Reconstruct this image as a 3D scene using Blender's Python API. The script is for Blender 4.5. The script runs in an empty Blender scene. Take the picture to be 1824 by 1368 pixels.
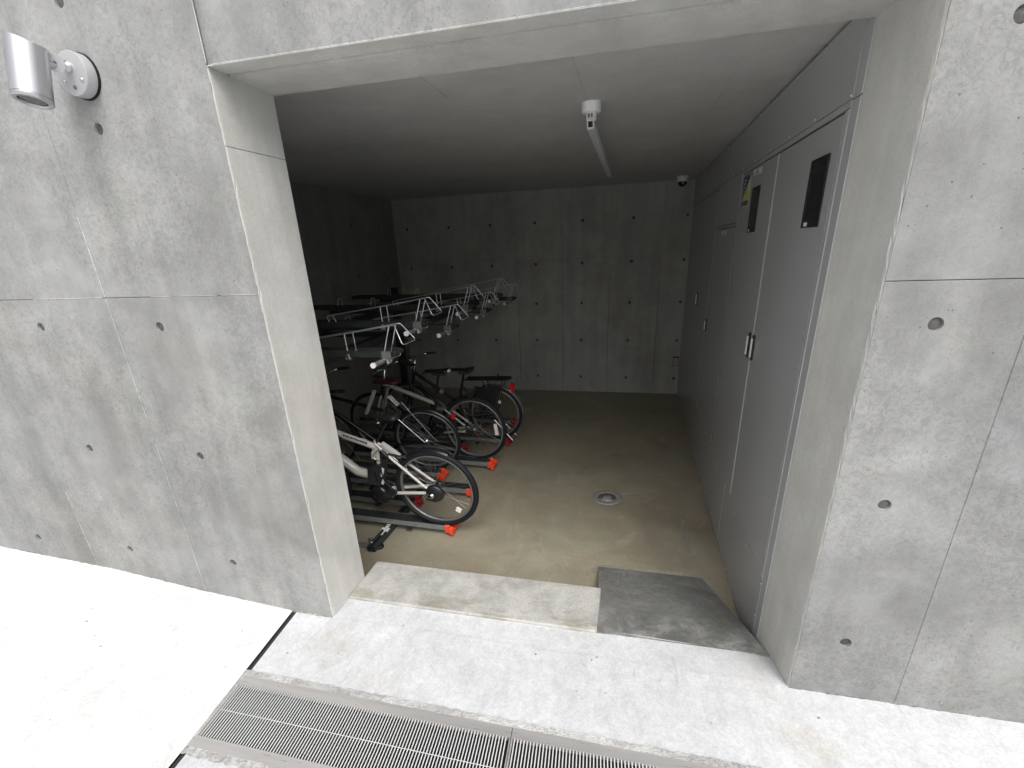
import bpy, bmesh, math, random
from mathutils import Vector, Matrix
random.seed(7)
S = bpy.context.scene
COL = S.collection
PI = math.pi

# ------------------------------------------------------------------ camera
cam = bpy.data.cameras.new('camera')
cam.sensor_fit = 'HORIZONTAL'; cam.sensor_width = 36.0
cam.lens = 846.4962 / 1824 * 36.0
cam.shift_x = -5.165 / 1824; cam.shift_y = 92.2594 / 1824
cam.clip_start = 0.02; cam.clip_end = 400
co = bpy.data.objects.new('camera', cam); COL.objects.link(co)
r = Vector((0.97284255, 0.22816245, -0.03897784)); u = Vector((-0.04899373, 0.36755522, 0.92871027)); f = Vector((-0.22622332, 0.9015792, -0.36875189))
M = Matrix(((r.x, u.x, -f.x, 1.62262532), (r.y, u.y, -f.y, -1.88094069), (r.z, u.z, -f.z, 1.54394118), (0, 0, 0, 1)))
co.matrix_world = M
S.camera = co

# ------------------------------------------------------------------ sky, sun, exposure (thin overcast)
SUN_EL, SUN_AZ = math.radians(52), math.radians(152)      # azimuth clockwise from +Y
world = bpy.data.worlds.new('World'); S.world = world; world.use_nodes = True
wn, wl = world.node_tree.nodes, world.node_tree.links
wn.clear()
wo = wn.new('ShaderNodeOutputWorld'); bg = wn.new('ShaderNodeBackground'); sky = wn.new('ShaderNodeTexSky')
sky.sky_type = 'NISHITA'; sky.sun_disc = False; sky.sun_elevation = SUN_EL; sky.sun_rotation = SUN_AZ
sky.air_density = 1.0; sky.dust_density = 6.0; sky.ozone_density = 1.0
hs = wn.new('ShaderNodeHueSaturation'); hs.inputs['Saturation'].default_value = 0.16
wl.new(sky.outputs['Color'], hs.inputs['Color']); wl.new(hs.outputs['Color'], bg.inputs['Color']); wl.new(bg.outputs[0], wo.inputs[0])
bg.inputs['Strength'].default_value = 0.15
sun = bpy.data.lights.new('sun', 'SUN'); sun.energy = 0.55; sun.angle = math.radians(60); sun.color = (1.0, 0.98, 0.95)
so = bpy.data.objects.new('sun', sun); COL.objects.link(so)
d = Vector((math.sin(SUN_AZ) * math.cos(SUN_EL), math.cos(SUN_AZ) * math.cos(SUN_EL), math.sin(SUN_EL)))
so.rotation_euler = d.to_track_quat('Z', 'Y').to_euler(); so.location = d * 20
S.view_settings.view_transform = 'Standard'; S.view_settings.look = 'None'; S.view_settings.gamma = 1.0
S.view_settings.use_curve_mapping = False
S.view_settings.exposure = 0.72
S.cycles.use_denoising = True
S.cycles.max_bounces = 12; S.cycles.diffuse_bounces = 6; S.cycles.glossy_bounces = 4

# ------------------------------------------------------------------ materials
def mat(name, col, rough=0.5, metal=0.0, spec=0.5, coat=0.0):
    m = bpy.data.materials.new(name); m.use_nodes = True
    b = m.node_tree.nodes['Principled BSDF']
    b.inputs['Base Color'].default_value = (*col, 1); b.inputs['Roughness'].default_value = rough
    b.inputs['Metallic'].default_value = metal; b.inputs['Specular IOR Level'].default_value = spec
    b.inputs['Coat Weight'].default_value = coat
    return m

class N:
    """small node helper"""
    def __init__(s, m):
        s.m = m; s.t = m.node_tree; s.b = s.t.nodes['Principled BSDF']
        s.pos = s.t.nodes.new('ShaderNodeNewGeometry').outputs['Position']
    def link(s, a, b): s.t.links.new(a, b)
    def map(s, scale, loc=(0, 0, 0), rot=(0, 0, 0)):
        n = s.t.nodes.new('ShaderNodeMapping'); n.inputs['Scale'].default_value = scale; n.inputs['Location'].default_value = loc
        n.inputs['Rotation'].default_value = rot
        s.link(s.pos, n.inputs['Vector']); return n.outputs[0]
    def noise(s, scale, detail=4, rough=0.55, vec=None, dist=0.0):
        n = s.t.nodes.new('ShaderNodeTexNoise'); n.inputs['Scale'].default_value = scale; n.inputs['Detail'].default_value = detail
        n.inputs['Roughness'].default_value = rough; n.inputs['Distortion'].default_value = dist
        s.link(vec if vec is not None else s.pos, n.inputs['Vector']); return n.outputs['Fac']
    def voro(s, scale, vec=None, feat='F1'):
        n = s.t.nodes.new('ShaderNodeTexVoronoi'); n.feature = feat; n.inputs['Scale'].default_value = scale
        s.link(vec if vec is not None else s.pos, n.inputs['Vector']); return n.outputs['Distance']
    def ramp(s, fac, lo, hi, a=0.0, b=1.0, smooth=True):
        n = s.t.nodes.new('ShaderNodeMapRange'); n.interpolation_type = 'SMOOTHSTEP' if smooth else 'LINEAR'
        n.inputs['From Min'].default_value = lo; n.inputs['From Max'].default_value = hi
        n.inputs['To Min'].default_value = a; n.inputs['To Max'].default_value = b
        s.link(fac, n.inputs['Value']); return n.outputs[0]
    def math(s, op, a, b=None):
        n = s.t.nodes.new('ShaderNodeMath'); n.operation = op
        for i, x in enumerate((a, b)):
            if x is None: continue
            if isinstance(x, (int, float)): n.inputs[i].default_value = x
            else: s.link(x, n.inputs[i])
        return n.outputs[0]
    def mul(s, *xs):
        o = xs[0]
        for x in xs[1:]: o = s.math('MULTIPLY', o, x)
        return o
    def mix(s, fac, a, b):
        n = s.t.nodes.new('ShaderNodeMix'); n.data_type = 'RGBA'
        for k, x in ((0, fac), (6, a), (7, b)):
            if isinstance(x, (int, float)): n.inputs[k].default_value = x
            elif isinstance(x, tuple): n.inputs[k].default_value = (*x, 1)
            else: s.link(x, n.inputs[k])
        return n.outputs[2]
    def scale(s, col, fac):
        n = s.t.nodes.new('ShaderNodeVectorMath'); n.operation = 'SCALE'
        if isinstance(col, tuple): n.inputs[0].default_value = col
        else: s.link(col, n.inputs[0])
        s.link(fac, n.inputs['Scale']); return n.outputs[0]
    def bump(s, h, strength=0.3, dist=0.01):
        n = s.t.nodes.new('ShaderNodeBump'); n.inputs['Strength'].default_value = strength; n.inputs['Distance'].default_value = dist
        s.link(h, n.inputs['Height']); s.link(n.outputs[0], s.b.inputs['Normal'])
    def rnd(s):
        return s.t.nodes.new('ShaderNodeObjectInfo').outputs['Random']
    def sep(s):
        n = s.t.nodes.new('ShaderNodeSeparateXYZ'); s.link(s.pos, n.inputs[0]); return n.outputs

def concrete(name, base, warm, blotch=0.22, worm=0.10, pores=0.5, streak=0.08, rough=0.75, bump=0.25, tone=0.05):
    m = mat(name, base, rough); n = N(m)
    big = n.ramp(n.noise(0.9, 5, 0.6), 0.3, 0.7, 1 - blotch * 0.5, 1 + blotch * 0.5)
    mid = n.ramp(n.noise(5.0, 6, 0.62, dist=0.4), 0.28, 0.72, 1 - blotch * 0.45, 1 + blotch * 0.45)
    wmask = n.ramp(n.noise(1.6, 3, 0.5, n.map((1, 1, 1), (4, 2, 7))), 0.38, 0.62)
    wn_ = n.ramp(n.noise(46, 4, 0.65, dist=1.2), 0.30, 0.64, -worm * 1.25, worm * 0.75)
    wf = n.math('ADD', 1.0, n.mul(wn_, n.math('ADD', 0.35, n.mul(wmask, 0.65))))
    fine = n.ramp(n.noise(230, 2, 0.5), 0.2, 0.8, 0.93, 1.07)
    stv = n.noise(1.0, 4, 0.6, n.map((7, 7, 0.55)))
    st = n.ramp(stv, 0.3, 0.7, 1 - streak, 1 + streak)
    tint = n.noise(1.3, 4, 0.6, n.map((1, 1, 1), (9, 3, 1)))
    col = n.mix(n.ramp(tint, 0.35, 0.68), tuple(base), tuple(warm))
    rv = n.ramp(n.rnd(), 0, 1, 1 - tone, 1 + tone, False)
    fac = n.mul(big, mid, wf, fine, st, rv)
    pv = n.voro(42); pm = n.ramp(n.noise(3.2, 3, 0.6, n.map((1, 1, 1), (1, 8, 3))), 0.45, 0.62)
    pore = n.ramp(pv, 0.07, 0.13, 1.0, 0.0); pore = n.mul(pore, pm)
    pv2 = n.ramp(n.voro(15, n.map((1, 1, 1), (3, 3, 3))), 0.035, 0.06, 1.0, 0.0)
    pp = n.mul(n.math('MAXIMUM', pore, pv2), pores)
    fac = n.mul(fac, n.math('SUBTRACT', 1.0, pp))
    n.link(n.scale(col, fac), n.b.inputs['Base Color'])
    hgt = n.math('ADD', n.mul(wn_, 1.0), n.mul(fine, 0.6)); hgt = n.math('SUBTRACT', hgt, n.mul(pp, 0.8))
    n.bump(hgt, bump, 0.006)
    n.link(n.ramp(mid, 0.85, 1.15, rough - 0.08, rough + 0.12), n.b.inputs['Roughness'])
    return m

M_FACADE = concrete('board_concrete', (0.222, 0.2235, 0.2225), (0.217, 0.2175, 0.207), blotch=0.33, worm=0.13, streak=0.09)
M_JAMB = concrete('smooth_concrete', (0.51, 0.51, 0.488), (0.50, 0.492, 0.452), blotch=0.14, worm=0.05, pores=0.2, streak=0.06)
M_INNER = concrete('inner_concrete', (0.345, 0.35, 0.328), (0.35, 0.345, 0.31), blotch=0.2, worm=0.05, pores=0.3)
M_SIDE = concrete('shade_and_seam_concrete', (0.22, 0.224, 0.21), (0.225, 0.222, 0.20), blotch=0.2, worm=0.05, pores=0.3)  # inner concrete darkened to paint the left wall's shade; also colours back wall seams
M_CEIL = concrete('ceiling_concrete', (0.45, 0.45, 0.435), (0.43, 0.43, 0.41), blotch=0.12, worm=0.03, pores=0.15, streak=0.03)
M_SEAM = concrete('seam_concrete', (0.42, 0.42, 0.41), (0.38, 0.38, 0.36), blotch=0.4, worm=0.2)
M_PLUG = concrete('plug_mortar', (0.07, 0.073, 0.073), (0.085, 0.08, 0.075), blotch=0.4, worm=0.2, pores=0.2)
M_MORTAR = concrete('grout', (0.36, 0.355, 0.35), (0.42, 0.415, 0.405), blotch=0.45, worm=0.25, pores=0.6, rough=0.9, bump=0.7)

def paving(name, base, warm, var=1.0):
    m = mat(name, base, 0.8); n = N(m)
    v = lambda lo, hi: (1 - (1 - lo) * var, 1 + (hi - 1) * var)
    a = n.ramp(n.noise(1.9, 7, 0.66, dist=0.3), 0.28, 0.72, *v(0.90, 1.06))
    fl = n.noise(13, 8, 0.74, n.map((1.0, 0.65, 1), rot=(0, 0, 0.5)), 0.5)
    flake = n.ramp(fl, 0.36, 0.60, *v(0.91, 1.04))
    sp = n.mul(n.ramp(n.noise(95, 4, 0.65), 0.3, 0.72, *v(0.90, 1.07)), n.ramp(n.noise(34, 6, 0.7, dist=0.7), 0.35, 0.62, *v(0.95, 1.03)))
    sc = n.ramp(n.noise(3.0, 5, 0.7, n.map((9, 1.2, 1), (2, 1, 0), (0, 0, -0.35)), 0.6), 0.58, 0.68, 1.0, 0.80)
    scm = n.ramp(n.noise(2.2, 3, 0.6, n.map((1, 1, 1), (3, 4, 0))), 0.5, 0.62)
    scr = n.math('ADD', n.mul(sc, scm), n.math('SUBTRACT', 1.0, scm))
    spot = n.ramp(n.voro(9, n.map((1, 1, 1), (2, 5, 0))), 0.03, 0.08, 0.35, 1.0)
    spm = n.ramp(n.noise(3.0, 3, 0.6, n.map((1, 1, 1), (6, 1, 0))), 0.45, 0.56, 1.0, 0.0)
    spot = n.math('MAXIMUM', spot, spm)
    stain = n.ramp(n.noise(1.7, 5, 0.65, n.map((1, 1, 1), (11, 4, 0))), 0.54, 0.75)
    col = n.mix(stain, tuple(base), tuple(warm))
    n.link(n.scale(col, n.mul(a, flake, sp, scr, spot)), n.b.inputs['Base Color'])
    n.bump(n.math('ADD', fl, n.mul(n.noise(160, 3), 0.4)), 0.45, 0.008)
    return m
M_PAVE = paving('pavement_concrete', (0.62, 0.62, 0.615), (0.58, 0.57, 0.545))
M_APRON = paving('apron_concrete', (0.515, 0.522, 0.535), (0.47, 0.455, 0.425))

def sill_mat():
    m = mat('step_concrete', (0.38, 0.375, 0.35), 0.75); n = N(m)
    a = n.ramp(n.noise(6, 6, 0.65, dist=0.5), 0.3, 0.7, 0.8, 1.15)
    bl = n.noise(3.6, 5, 0.62, n.map((1.0, 2.2, 1), (2, 1, 0)))
    xyz = n.sep()
    edge = n.ramp(xyz[1], 0.18, 0.36, 1.0, 0.0)
    moss = n.mul(n.ramp(bl, 0.46, 0.62), n.math('ADD', 0.25, n.mul(edge, 0.75)))
    col = n.mix(moss, (0.365, 0.36, 0.34), (0.265, 0.25, 0.205))
    n.link(n.scale(col, n.mul(a, n.ramp(n.noise(70, 3), 0.25, 0.75, 0.9, 1.1))), n.b.inputs['Base Color'])
    n.bump(n.noise(40, 4), 0.3, 0.005); return m
M_SILL = sill_mat()

def ramp_mat():
    m = mat('dark_mortar', (0.18, 0.18, 0.17), 0.7); n = N(m)
    a = n.ramp(n.noise(2.6, 8, 0.72, dist=0.4), 0.3, 0.7, 0.74, 1.22)
    g = n.mul(n.ramp(n.noise(26, 6, 0.7), 0.3, 0.7, 0.86, 1.14), n.ramp(n.noise(150, 3, 0.6), 0.25, 0.75, 0.9, 1.1))
    xyz = n.sep()
    front = n.ramp(xyz[1], 0.2, 0.55, 0.55, 0.0)                     # patches get paler towards the street edge
    pale_patches = n.mul(n.ramp(n.noise(4.5, 7, 0.72, n.map((1, 1, 1), (4, 1, 2)), 0.6), 0.44, 0.66), n.math('ADD', front, 0.22))
    sc = n.ramp(n.noise(6, 5, 0.7, n.map((7, 0.9, 0.9), rot=(0, 0, 0.22)), 0.4), 0.63, 0.70)
    scm = n.ramp(xyz[0], 1.55, 1.85, 1.0, 0.25)
    col = n.mix(n.math('MAXIMUM', pale_patches, n.mul(sc, scm, 0.7)), (0.165, 0.166, 0.156), (0.42, 0.42, 0.40))
    n.link(n.scale(col, n.mul(a, g)), n.b.inputs['Base Color'])
    n.bump(n.math('ADD', n.noise(30, 6, 0.7), n.mul(n.noise(150, 3), 0.5)), 0.5, 0.005); return m
M_RAMP = ramp_mat()

def floor_mat():
    m = mat('floor_mortar', (0.25, 0.22, 0.17), 0.55); n = N(m)
    a = n.ramp(n.noise(2.0, 6, 0.65, dist=0.8), 0.28, 0.72, 0.85, 1.14)
    b = n.noise(1.4, 5, 0.6, n.map((1, 1, 1), (5, 2, 0)))
    col = n.mix(n.ramp(b, 0.35, 0.65), (0.285, 0.268, 0.198), (0.29, 0.25, 0.182))
    pale = n.ramp(n.noise(2.6, 5, 0.62, n.map((1.6, 0.8, 1), (7, 3, 0), (0, 0, 0.5)), 0.9), 0.6, 0.7, 0, 0.45)
    col = n.mix(pale, col, (0.38, 0.36, 0.285))
    wet = n.ramp(n.noise(1.1, 4, 0.6, n.map((1, 1, 1), (3, 9, 0)), 0.8), 0.55, 0.68, 1.0, 0.86)
    spk = n.ramp(n.voro(7), 0.012, 0.03, 0.55, 1.0)
    n.link(n.scale(col, n.mul(a, wet, spk, n.ramp(n.noise(60, 3), 0.25, 0.75, 0.93, 1.07))), n.b.inputs['Base Color'])
    n.link(n.ramp(a, 0.8, 1.2, 0.42, 0.65), n.b.inputs['Roughness'])
    n.bump(n.noise(18, 5, 0.6), 0.15, 0.004); return m
M_FLOOR = floor_mat()

def metal_mat(name, col, rough, metal, var=0.15, sc=(8, 8, 8)):
    m = mat(name, col, rough, metal); n = N(m)
    v = n.noise(1.0, 5, 0.6, n.map(sc))
    n.link(n.scale(tuple(col), n.ramp(v, 0.3, 0.7, 1 - var, 1 + var)), n.b.inputs['Base Color'])
    n.link(n.ramp(n.noise(1.0, 4, 0.6, n.map(tuple(3 * s for s in sc))), 0.3, 0.7, max(0.04, rough - 0.07), rough + 0.1), n.b.inputs['Roughness'])
    return m
M_PANEL = mat('grey_steel_sheet', (0.44, 0.445, 0.45), 0.22, 0.1)
M_POST = mat('grey_steel_post', (0.45, 0.455, 0.46), 0.3, 0.1)
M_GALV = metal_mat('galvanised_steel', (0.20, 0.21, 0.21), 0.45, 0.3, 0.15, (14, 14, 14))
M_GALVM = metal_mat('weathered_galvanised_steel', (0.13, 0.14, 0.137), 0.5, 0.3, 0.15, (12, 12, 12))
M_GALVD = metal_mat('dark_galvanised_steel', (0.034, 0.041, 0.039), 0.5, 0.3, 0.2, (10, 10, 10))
M_WIRE = metal_mat('zinc_wire', (0.62, 0.63, 0.64), 0.35, 0.8, 0.1)
M_STAIN = metal_mat('stainless_steel', (0.50, 0.485, 0.475), 0.34, 0.55, 0.07, (2, 25, 2))
M_BAR = mat('grate_bar_steel', (0.68, 0.68, 0.675), 0.4, 0.25)
M_ALU = mat('lamp_aluminium', (0.50, 0.50, 0.52), 0.3, 0.85)
M_ALUP = mat('lamp_painted_aluminium', (0.46, 0.46, 0.475), 0.42, 0.4)
M_HANDLE = mat('satin_handle', (0.82, 0.82, 0.82), 0.4, 0.3)
M_CHROME = mat('chrome', (0.8, 0.8, 0.8), 0.12, 1.0)
M_STEEL = mat('screw_steel', (0.5, 0.5, 0.5), 0.3, 0.9)
M_RUBBER = mat('rubber', (0.011, 0.011, 0.013), 0.65, spec=0.25)
M_BLACK = mat('black_plastic', (0.015, 0.015, 0.016), 0.4)
M_BLKPAINT = mat('black_paint', (0.012, 0.012, 0.014), 0.25)
M_GLASS = mat('smoked_glass', (0.012, 0.012, 0.012), 0.12)
M_LENS = mat('lamp_lens', (0.06, 0.062, 0.07), 0.08, 0.0, 0.7)
M_WHITE = mat('white_plastic', (0.75, 0.75, 0.74), 0.4)
M_OFFW = mat('ivory_paint', (0.52, 0.505, 0.465), 0.3, coat=0.4)
M_RIM = mat('rim_aluminium', (0.21, 0.21, 0.21), 0.4, 0.5)
M_SPOKE = mat('spoke_steel', (0.35, 0.35, 0.35), 0.3, 0.9)
M_ORANGE = mat('orange_plastic', (0.70, 0.06, 0.018), 0.5)
M_RED = mat('red_reflector', (0.55, 0.01, 0.02), 0.2)
M_MAROON = mat('maroon_leatherette', (0.035, 0.009, 0.008), 0.6)
M_ORANGE_DIM = mat('shaded_orange_plastic', (0.30, 0.012, 0.018), 0.55)  # cap orange with the dimmer light deeper in mixed into the colour
M_PALE_DIM = mat('shade_dimmed_paint', (0.34, 0.33, 0.30), 0.35)  # pale bicycle paint dimmed, the rack's shade put into the colour
M_AMBER = mat('clear_reflector', (0.75, 0.72, 0.66), 0.25)
M_TRENCH = mat('trench_black', (0.02, 0.02, 0.02), 0.9)  # near-black colour for the trench walls and bed
M_JOINT = mat('joint_filler', (0.022, 0.022, 0.023), 0.8)
M_TAG = mat('label_plastic', (0.62, 0.62, 0.61), 0.5)
M_INK = mat('black_ink', (0.02, 0.02, 0.022), 0.6)
M_NAVY = mat('navy_print', (0.03, 0.03, 0.11), 0.5)
M_YELLOW = mat('yellow_print', (0.62, 0.56, 0.06), 0.5)
M_SLATE = mat('slate_print', (0.10, 0.10, 0.14), 0.5)
M_DRAIN = mat('cast_drain', (0.25, 0.25, 0.242), 0.6, 0.1)
M_PVC = mat('beige_pipe', (0.5, 0.48, 0.42), 0.5)

# ------------------------------------------------------------------ mesh builder
class MB:
    def __init__(s): s.v = []; s.f = []; s.sm = []
    def add(s, vs, fs, smooth=False):
        o = len(s.v); s.v += [tuple(x) for x in vs]; s.f += [tuple(i + o for i in q) for q in fs]; s.sm += [smooth] * len(fs); return s
    def box(s, x0, x1, y0, y1, z0, z1, ch=0.0):
        if ch <= 0:
            vs = [(x, y, z) for x in (x0, x1) for y in (y0, y1) for z in (z0, z1)]
            return s.add(vs, [(0, 1, 3, 2), (4, 6, 7, 5), (0, 4, 5, 1), (2, 3, 7, 6), (0, 2, 6, 4), (1, 5, 7, 3)])
        bm = bmesh.new(); bmesh.ops.create_cube(bm, size=1.0)
        bmesh.ops.scale(bm, vec=(x1 - x0, y1 - y0, z1 - z0), verts=bm.verts)
        bmesh.ops.translate(bm, vec=((x0 + x1) / 2, (y0 + y1) / 2, (z0 + z1) / 2), verts=bm.verts)
        bmesh.ops.bevel(bm, geom=bm.edges[:], offset=ch, segments=1, affect='EDGES')
        bm.verts.index_update()
        s.add([q.co[:] for q in bm.verts], [[q.index for q in fc.verts] for fc in bm.faces]); bm.free(); return s
    def prism(s, pts, a, b):
        """pts: closed loop of 3D points at a ; b: offset vector"""
        n = len(pts); p2 = [tuple(Vector(q) + Vector(a) + Vector(b)) for q in pts]
        pts = [tuple(Vector(q) + Vector(a)) for q in pts]
        return s.add(pts + p2, [tuple(range(n)), tuple(range(2 * n - 1, n - 1, -1))] + [(i, i + n, (i + 1) % n + n, (i + 1) % n) for i in range(n)])
    def tube(s, path, r, seg=8, closed=False, cap=True):
        P = [Vector(q) for q in path]; n = len(P)
        R = r if isinstance(r, (list, tuple)) else [r] * n
        T = []
        for i in range(n):
            if closed: t = P[(i + 1) % n] - P[i - 1]
            else: t = P[min(i + 1, n - 1)] - P[max(i - 1, 0)]
            T.append(t.normalized())
        up = Vector((0, 0, 1)) if abs(T[0].z) < 0.9 else Vector((1, 0, 0))
        nrm = (up - T[0] * up.dot(T[0])).normalized(); vs = []
        for i in range(n):
            nrm = (nrm - T[i] * nrm.dot(T[i])).normalized(); bn = T[i].cross(nrm)
            for k in range(seg):
                a = 2 * PI * k / seg; vs.append(P[i] + (nrm * math.cos(a) + bn * math.sin(a)) * R[i])
        fs = []
        for i in range(n if closed else n - 1):
            j = (i + 1) % n
            for k in range(seg):
                fs.append((i * seg + k, i * seg + (k + 1) % seg, j * seg + (k + 1) % seg, j * seg + k))
        s.add(vs, fs, True)
        if cap and not closed:
            s.add(vs[:seg], [tuple(range(seg - 1, -1, -1))]); s.add(vs[-seg:], [tuple(range(seg))])
        return s
    def lathe(s, prof, c, axis=(0, 0, 1), seg=32, smooth=True, closed=False):
        """prof: list of (radius, height along axis)"""
        ax = Vector(axis).normalized(); up = Vector((0, 0, 1)) if abs(ax.z) < 0.9 else Vector((1, 0, 0))
        e1 = (up - ax * up.dot(ax)).normalized(); e2 = ax.cross(e1); c = Vector(c); vs = []
        for (rad, h) in prof:
            for k in range(seg):
                a = 2 * PI * k / seg; vs.append(c + ax * h + (e1 * math.cos(a) + e2 * math.sin(a)) * rad)
        fs = []; n = len(prof)
        for i in range(n if closed else n - 1):
            j = (i + 1) % n
            for k in range(seg): fs.append((i * seg + k, i * seg + (k + 1) % seg, j * seg + (k + 1) % seg, j * seg + k))
        return s.add(vs, fs, smooth)
    def cyl(s, c, axis, rad, h, seg=20):
        """solid cylinder from c along axis for h"""
        s.lathe([(1e-5, 0), (rad, 0)], c, axis, seg, False); s.lathe([(rad, 0), (rad, h)], c, axis, seg, True)
        return s.lathe([(rad, h), (1e-5, h)], c, axis, seg, False)
    def mesh(s, name, m):
        me = bpy.data.meshes.new(name); me.from_pydata(s.v, [], s.f)
        me.polygons.foreach_set('use_smooth', s.sm)
        bm = bmesh.new(); bm.from_mesh(me); bmesh.ops.recalc_face_normals(bm, faces=bm.faces); bm.to_mesh(me); bm.free()
        me.materials.append(m); me.update(); return me
    def build(s, name, m, parent=None, kind=None):
        return link(name, s.mesh(name, m), parent, kind)

def link(name, data, parent=None, kind=None):
    o = bpy.data.objects.new(name, data); COL.objects.link(o)
    if parent is not None: o.parent = parent
    if kind: o['kind'] = kind
    return o
def thing(name, label, cat, loc=(0, 0, 0), group=None):
    o = bpy.data.objects.new(name, None); o.empty_display_size = 0.1; COL.objects.link(o); o.location = loc
    o['label'] = label; o['category'] = cat
    if group: o['group'] = group
    return o
def tag(o, label, cat, group=None):
    o['label'] = label; o['category'] = cat
    if group: o['group'] = group
    return o
def copy_tree(o, parent=None):
    c = o.copy(); COL.objects.link(c); c.parent = parent
    for ch in list(o.children): copy_tree(ch, c)
    return c
def text_mesh(txt, size, depth=0.0006):
    cu = bpy.data.curves.new('lettering', 'FONT'); cu.body = txt; cu.size = size; cu.extrude = depth
    cu.align_x = 'CENTER'; cu.align_y = 'CENTER'; cu.resolution_u = 3
    t = bpy.data.objects.new('lettering', cu); COL.objects.link(t)
    bpy.context.view_layer.update()
    me = bpy.data.meshes.new_from_object(t.evaluated_get(bpy.context.evaluated_depsgraph_get()))
    bpy.data.objects.remove(t); bpy.data.curves.remove(cu); me.materials.clear(); me.materials.append(M_INK); return me

# formwork panel with tie holes, in a plane: P(u, v, depth)
def form_panel(u0, u1, v0, v1, holes, P, depth=0.02, hr=0.023, ch=0.0015, hd=0.011, seg=18):
    bm = bmesh.new()
    inner = [(u0 + ch, v0 + ch), (u1 - ch, v0 + ch), (u1 - ch, v1 - ch), (u0 + ch, v1 - ch)]
    outer = [(u0, v0), (u1, v0), (u1, v1), (u0, v1)]
    iv = [bm.verts.new(P(a, b, 0)) for a, b in inner]; ov = [bm.verts.new(P(a, b, ch)) for a, b in outer]
    bv = [bm.verts.new(P(a, b, depth)) for a, b in outer]
    edges = [bm.edges.new((iv[i], iv[(i + 1) % 4])) for i in range(4)]
    rings = []
    for (a, b) in holes:
        rg = [bm.verts.new(P(a + hr * math.cos(2 * PI * k / seg), b + hr * math.sin(2 * PI * k / seg), 0)) for k in range(seg)]
        edges += [bm.edges.new((rg[k], rg[(k + 1) % seg])) for k in range(seg)]; rings.append((a, b, rg))
    bmesh.ops.triangle_fill(bm, use_beauty=True, use_dissolve=False, edges=edges)
    for (a, b, rg) in rings:
        lo = [bm.verts.new(P(a + hr * .9 * math.cos(2 * PI * k / seg), b + hr * .9 * math.sin(2 * PI * k / seg), hd)) for k in range(seg)]
        for k in range(seg): bm.faces.new((rg[k], rg[(k + 1) % seg], lo[(k + 1) % seg], lo[k]))
    for i in range(4):
        j = (i + 1) % 4
        bm.faces.new((iv[i], iv[j], ov[j], ov[i])); bm.faces.new((ov[i], ov[j], bv[j], bv[i]))
    bm.faces.new(bv)
    bmesh.ops.recalc_face_normals(bm, faces=bm.faces)
    me = bpy.data.meshes.new('concrete_panel'); bm.to_mesh(me); bm.free(); return me

def panel_wall(parent, us, vs, cols, rows, P, axis, m, plugm, skip=lambda u, v: False, gap=0.0005, gapv=0.0011, part='concrete_panel'):
    plug = MB(); plug.lathe([(0.0215, 0.0), (0.016, 0.002), (1e-5, 0.003)], (0, 0, 0), axis, 18)
    plug.lathe([(0.0215, 0.0), (0.0215, -0.004)], (0, 0, 0), axis, 18)
    pm = plug.mesh('tie_hole', plugm)
    for i in range(len(us) - 1):
        for j in range(len(vs) - 1):
            if skip((us[i] + us[i + 1]) / 2, (vs[j] + vs[j + 1]) / 2): continue
            hs_ = [(a, b) for a in cols for b in rows if us[i] + .035 < a < us[i + 1] - .035 and vs[j] + .035 < b < vs[j + 1] - .035]
            me = form_panel(us[i] + gap, us[i + 1] - gap, vs[j] + gapv, vs[j + 1] - gapv, hs_, P); me.materials.append(m)
            link(part, me, parent)
            for (a, b) in hs_:
                o = link('tie_hole', pm, parent); o.location = P(a, b, 0.0105)

ZG, ZF, ZC, D, T = -0.437, -0.7047, 2.3013, 5.705, 0.3637
XL = -2.12
TOP = 2.229

# ================================================================== FACADE WALL
fw = thing('concrete_wall', 'grey board marked concrete front wall with a wide doorway and tie holes', 'wall', (0, 0, ZG))
def LP(o): o.location = Vector(o.location) - Vector((0, 0, ZG)); return o   # keep world coordinates under the wall's base
m = MB()
def F(u_, v_, dd): return (u_, dd, v_ - ZG)
us_left = [-6.0, -5.1, -4.25, -3.4, -2.56, -1.717, -0.876, 0.0]
us_right = [2.43, 2.862, 3.70, 4.55, 5.4, 6.25]
vs = [-1.0, 1.391, 3.34, 5.2]
cols_l = [-0.6016 - 0.7725 * k for k in range(8)]; cols_r = [2.609 + 0.7725 * k for k in range(5)]
rows = [-0.8, -0.1277, 0.5634, 1.2513, 2.074, 2.501, 3.0, 3.75, 4.5]
panel_wall(fw, us_left, vs, cols_l, rows, F, (0, -1, 0), M_FACADE, M_PLUG)
panel_wall(fw, us_right, vs, cols_r, rows, F, (0, -1, 0), M_FACADE, M_PLUG)
panel_wall(fw, [0.03, 2.43], [TOP, 3.34, 5.2], [0.3, 1.2, 2.1], [2.95, 3.75, 4.5], F, (0, -1, 0), M_FACADE, M_PLUG)
# the vertical rebate above the doorway's left corner
MB().box(0.0015, 0.0285, 0.010, 0.02, TOP - ZG, 5.2 - ZG).build('joint_strip', M_FACADE, fw)
# core masonry behind the panels
m = MB(); z0, z1 = -1.0 - ZG, 5.2 - ZG
m.box(-6.0, -0.02, 0.021, T, z0, z1); m.box(2.45, 6.25, 0.021, T, z0, z1); m.box(-0.02, 2.45, 0.021, T, 2.26 - ZG, z1)
m.build('wall_core', M_INNER, fw)
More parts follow.
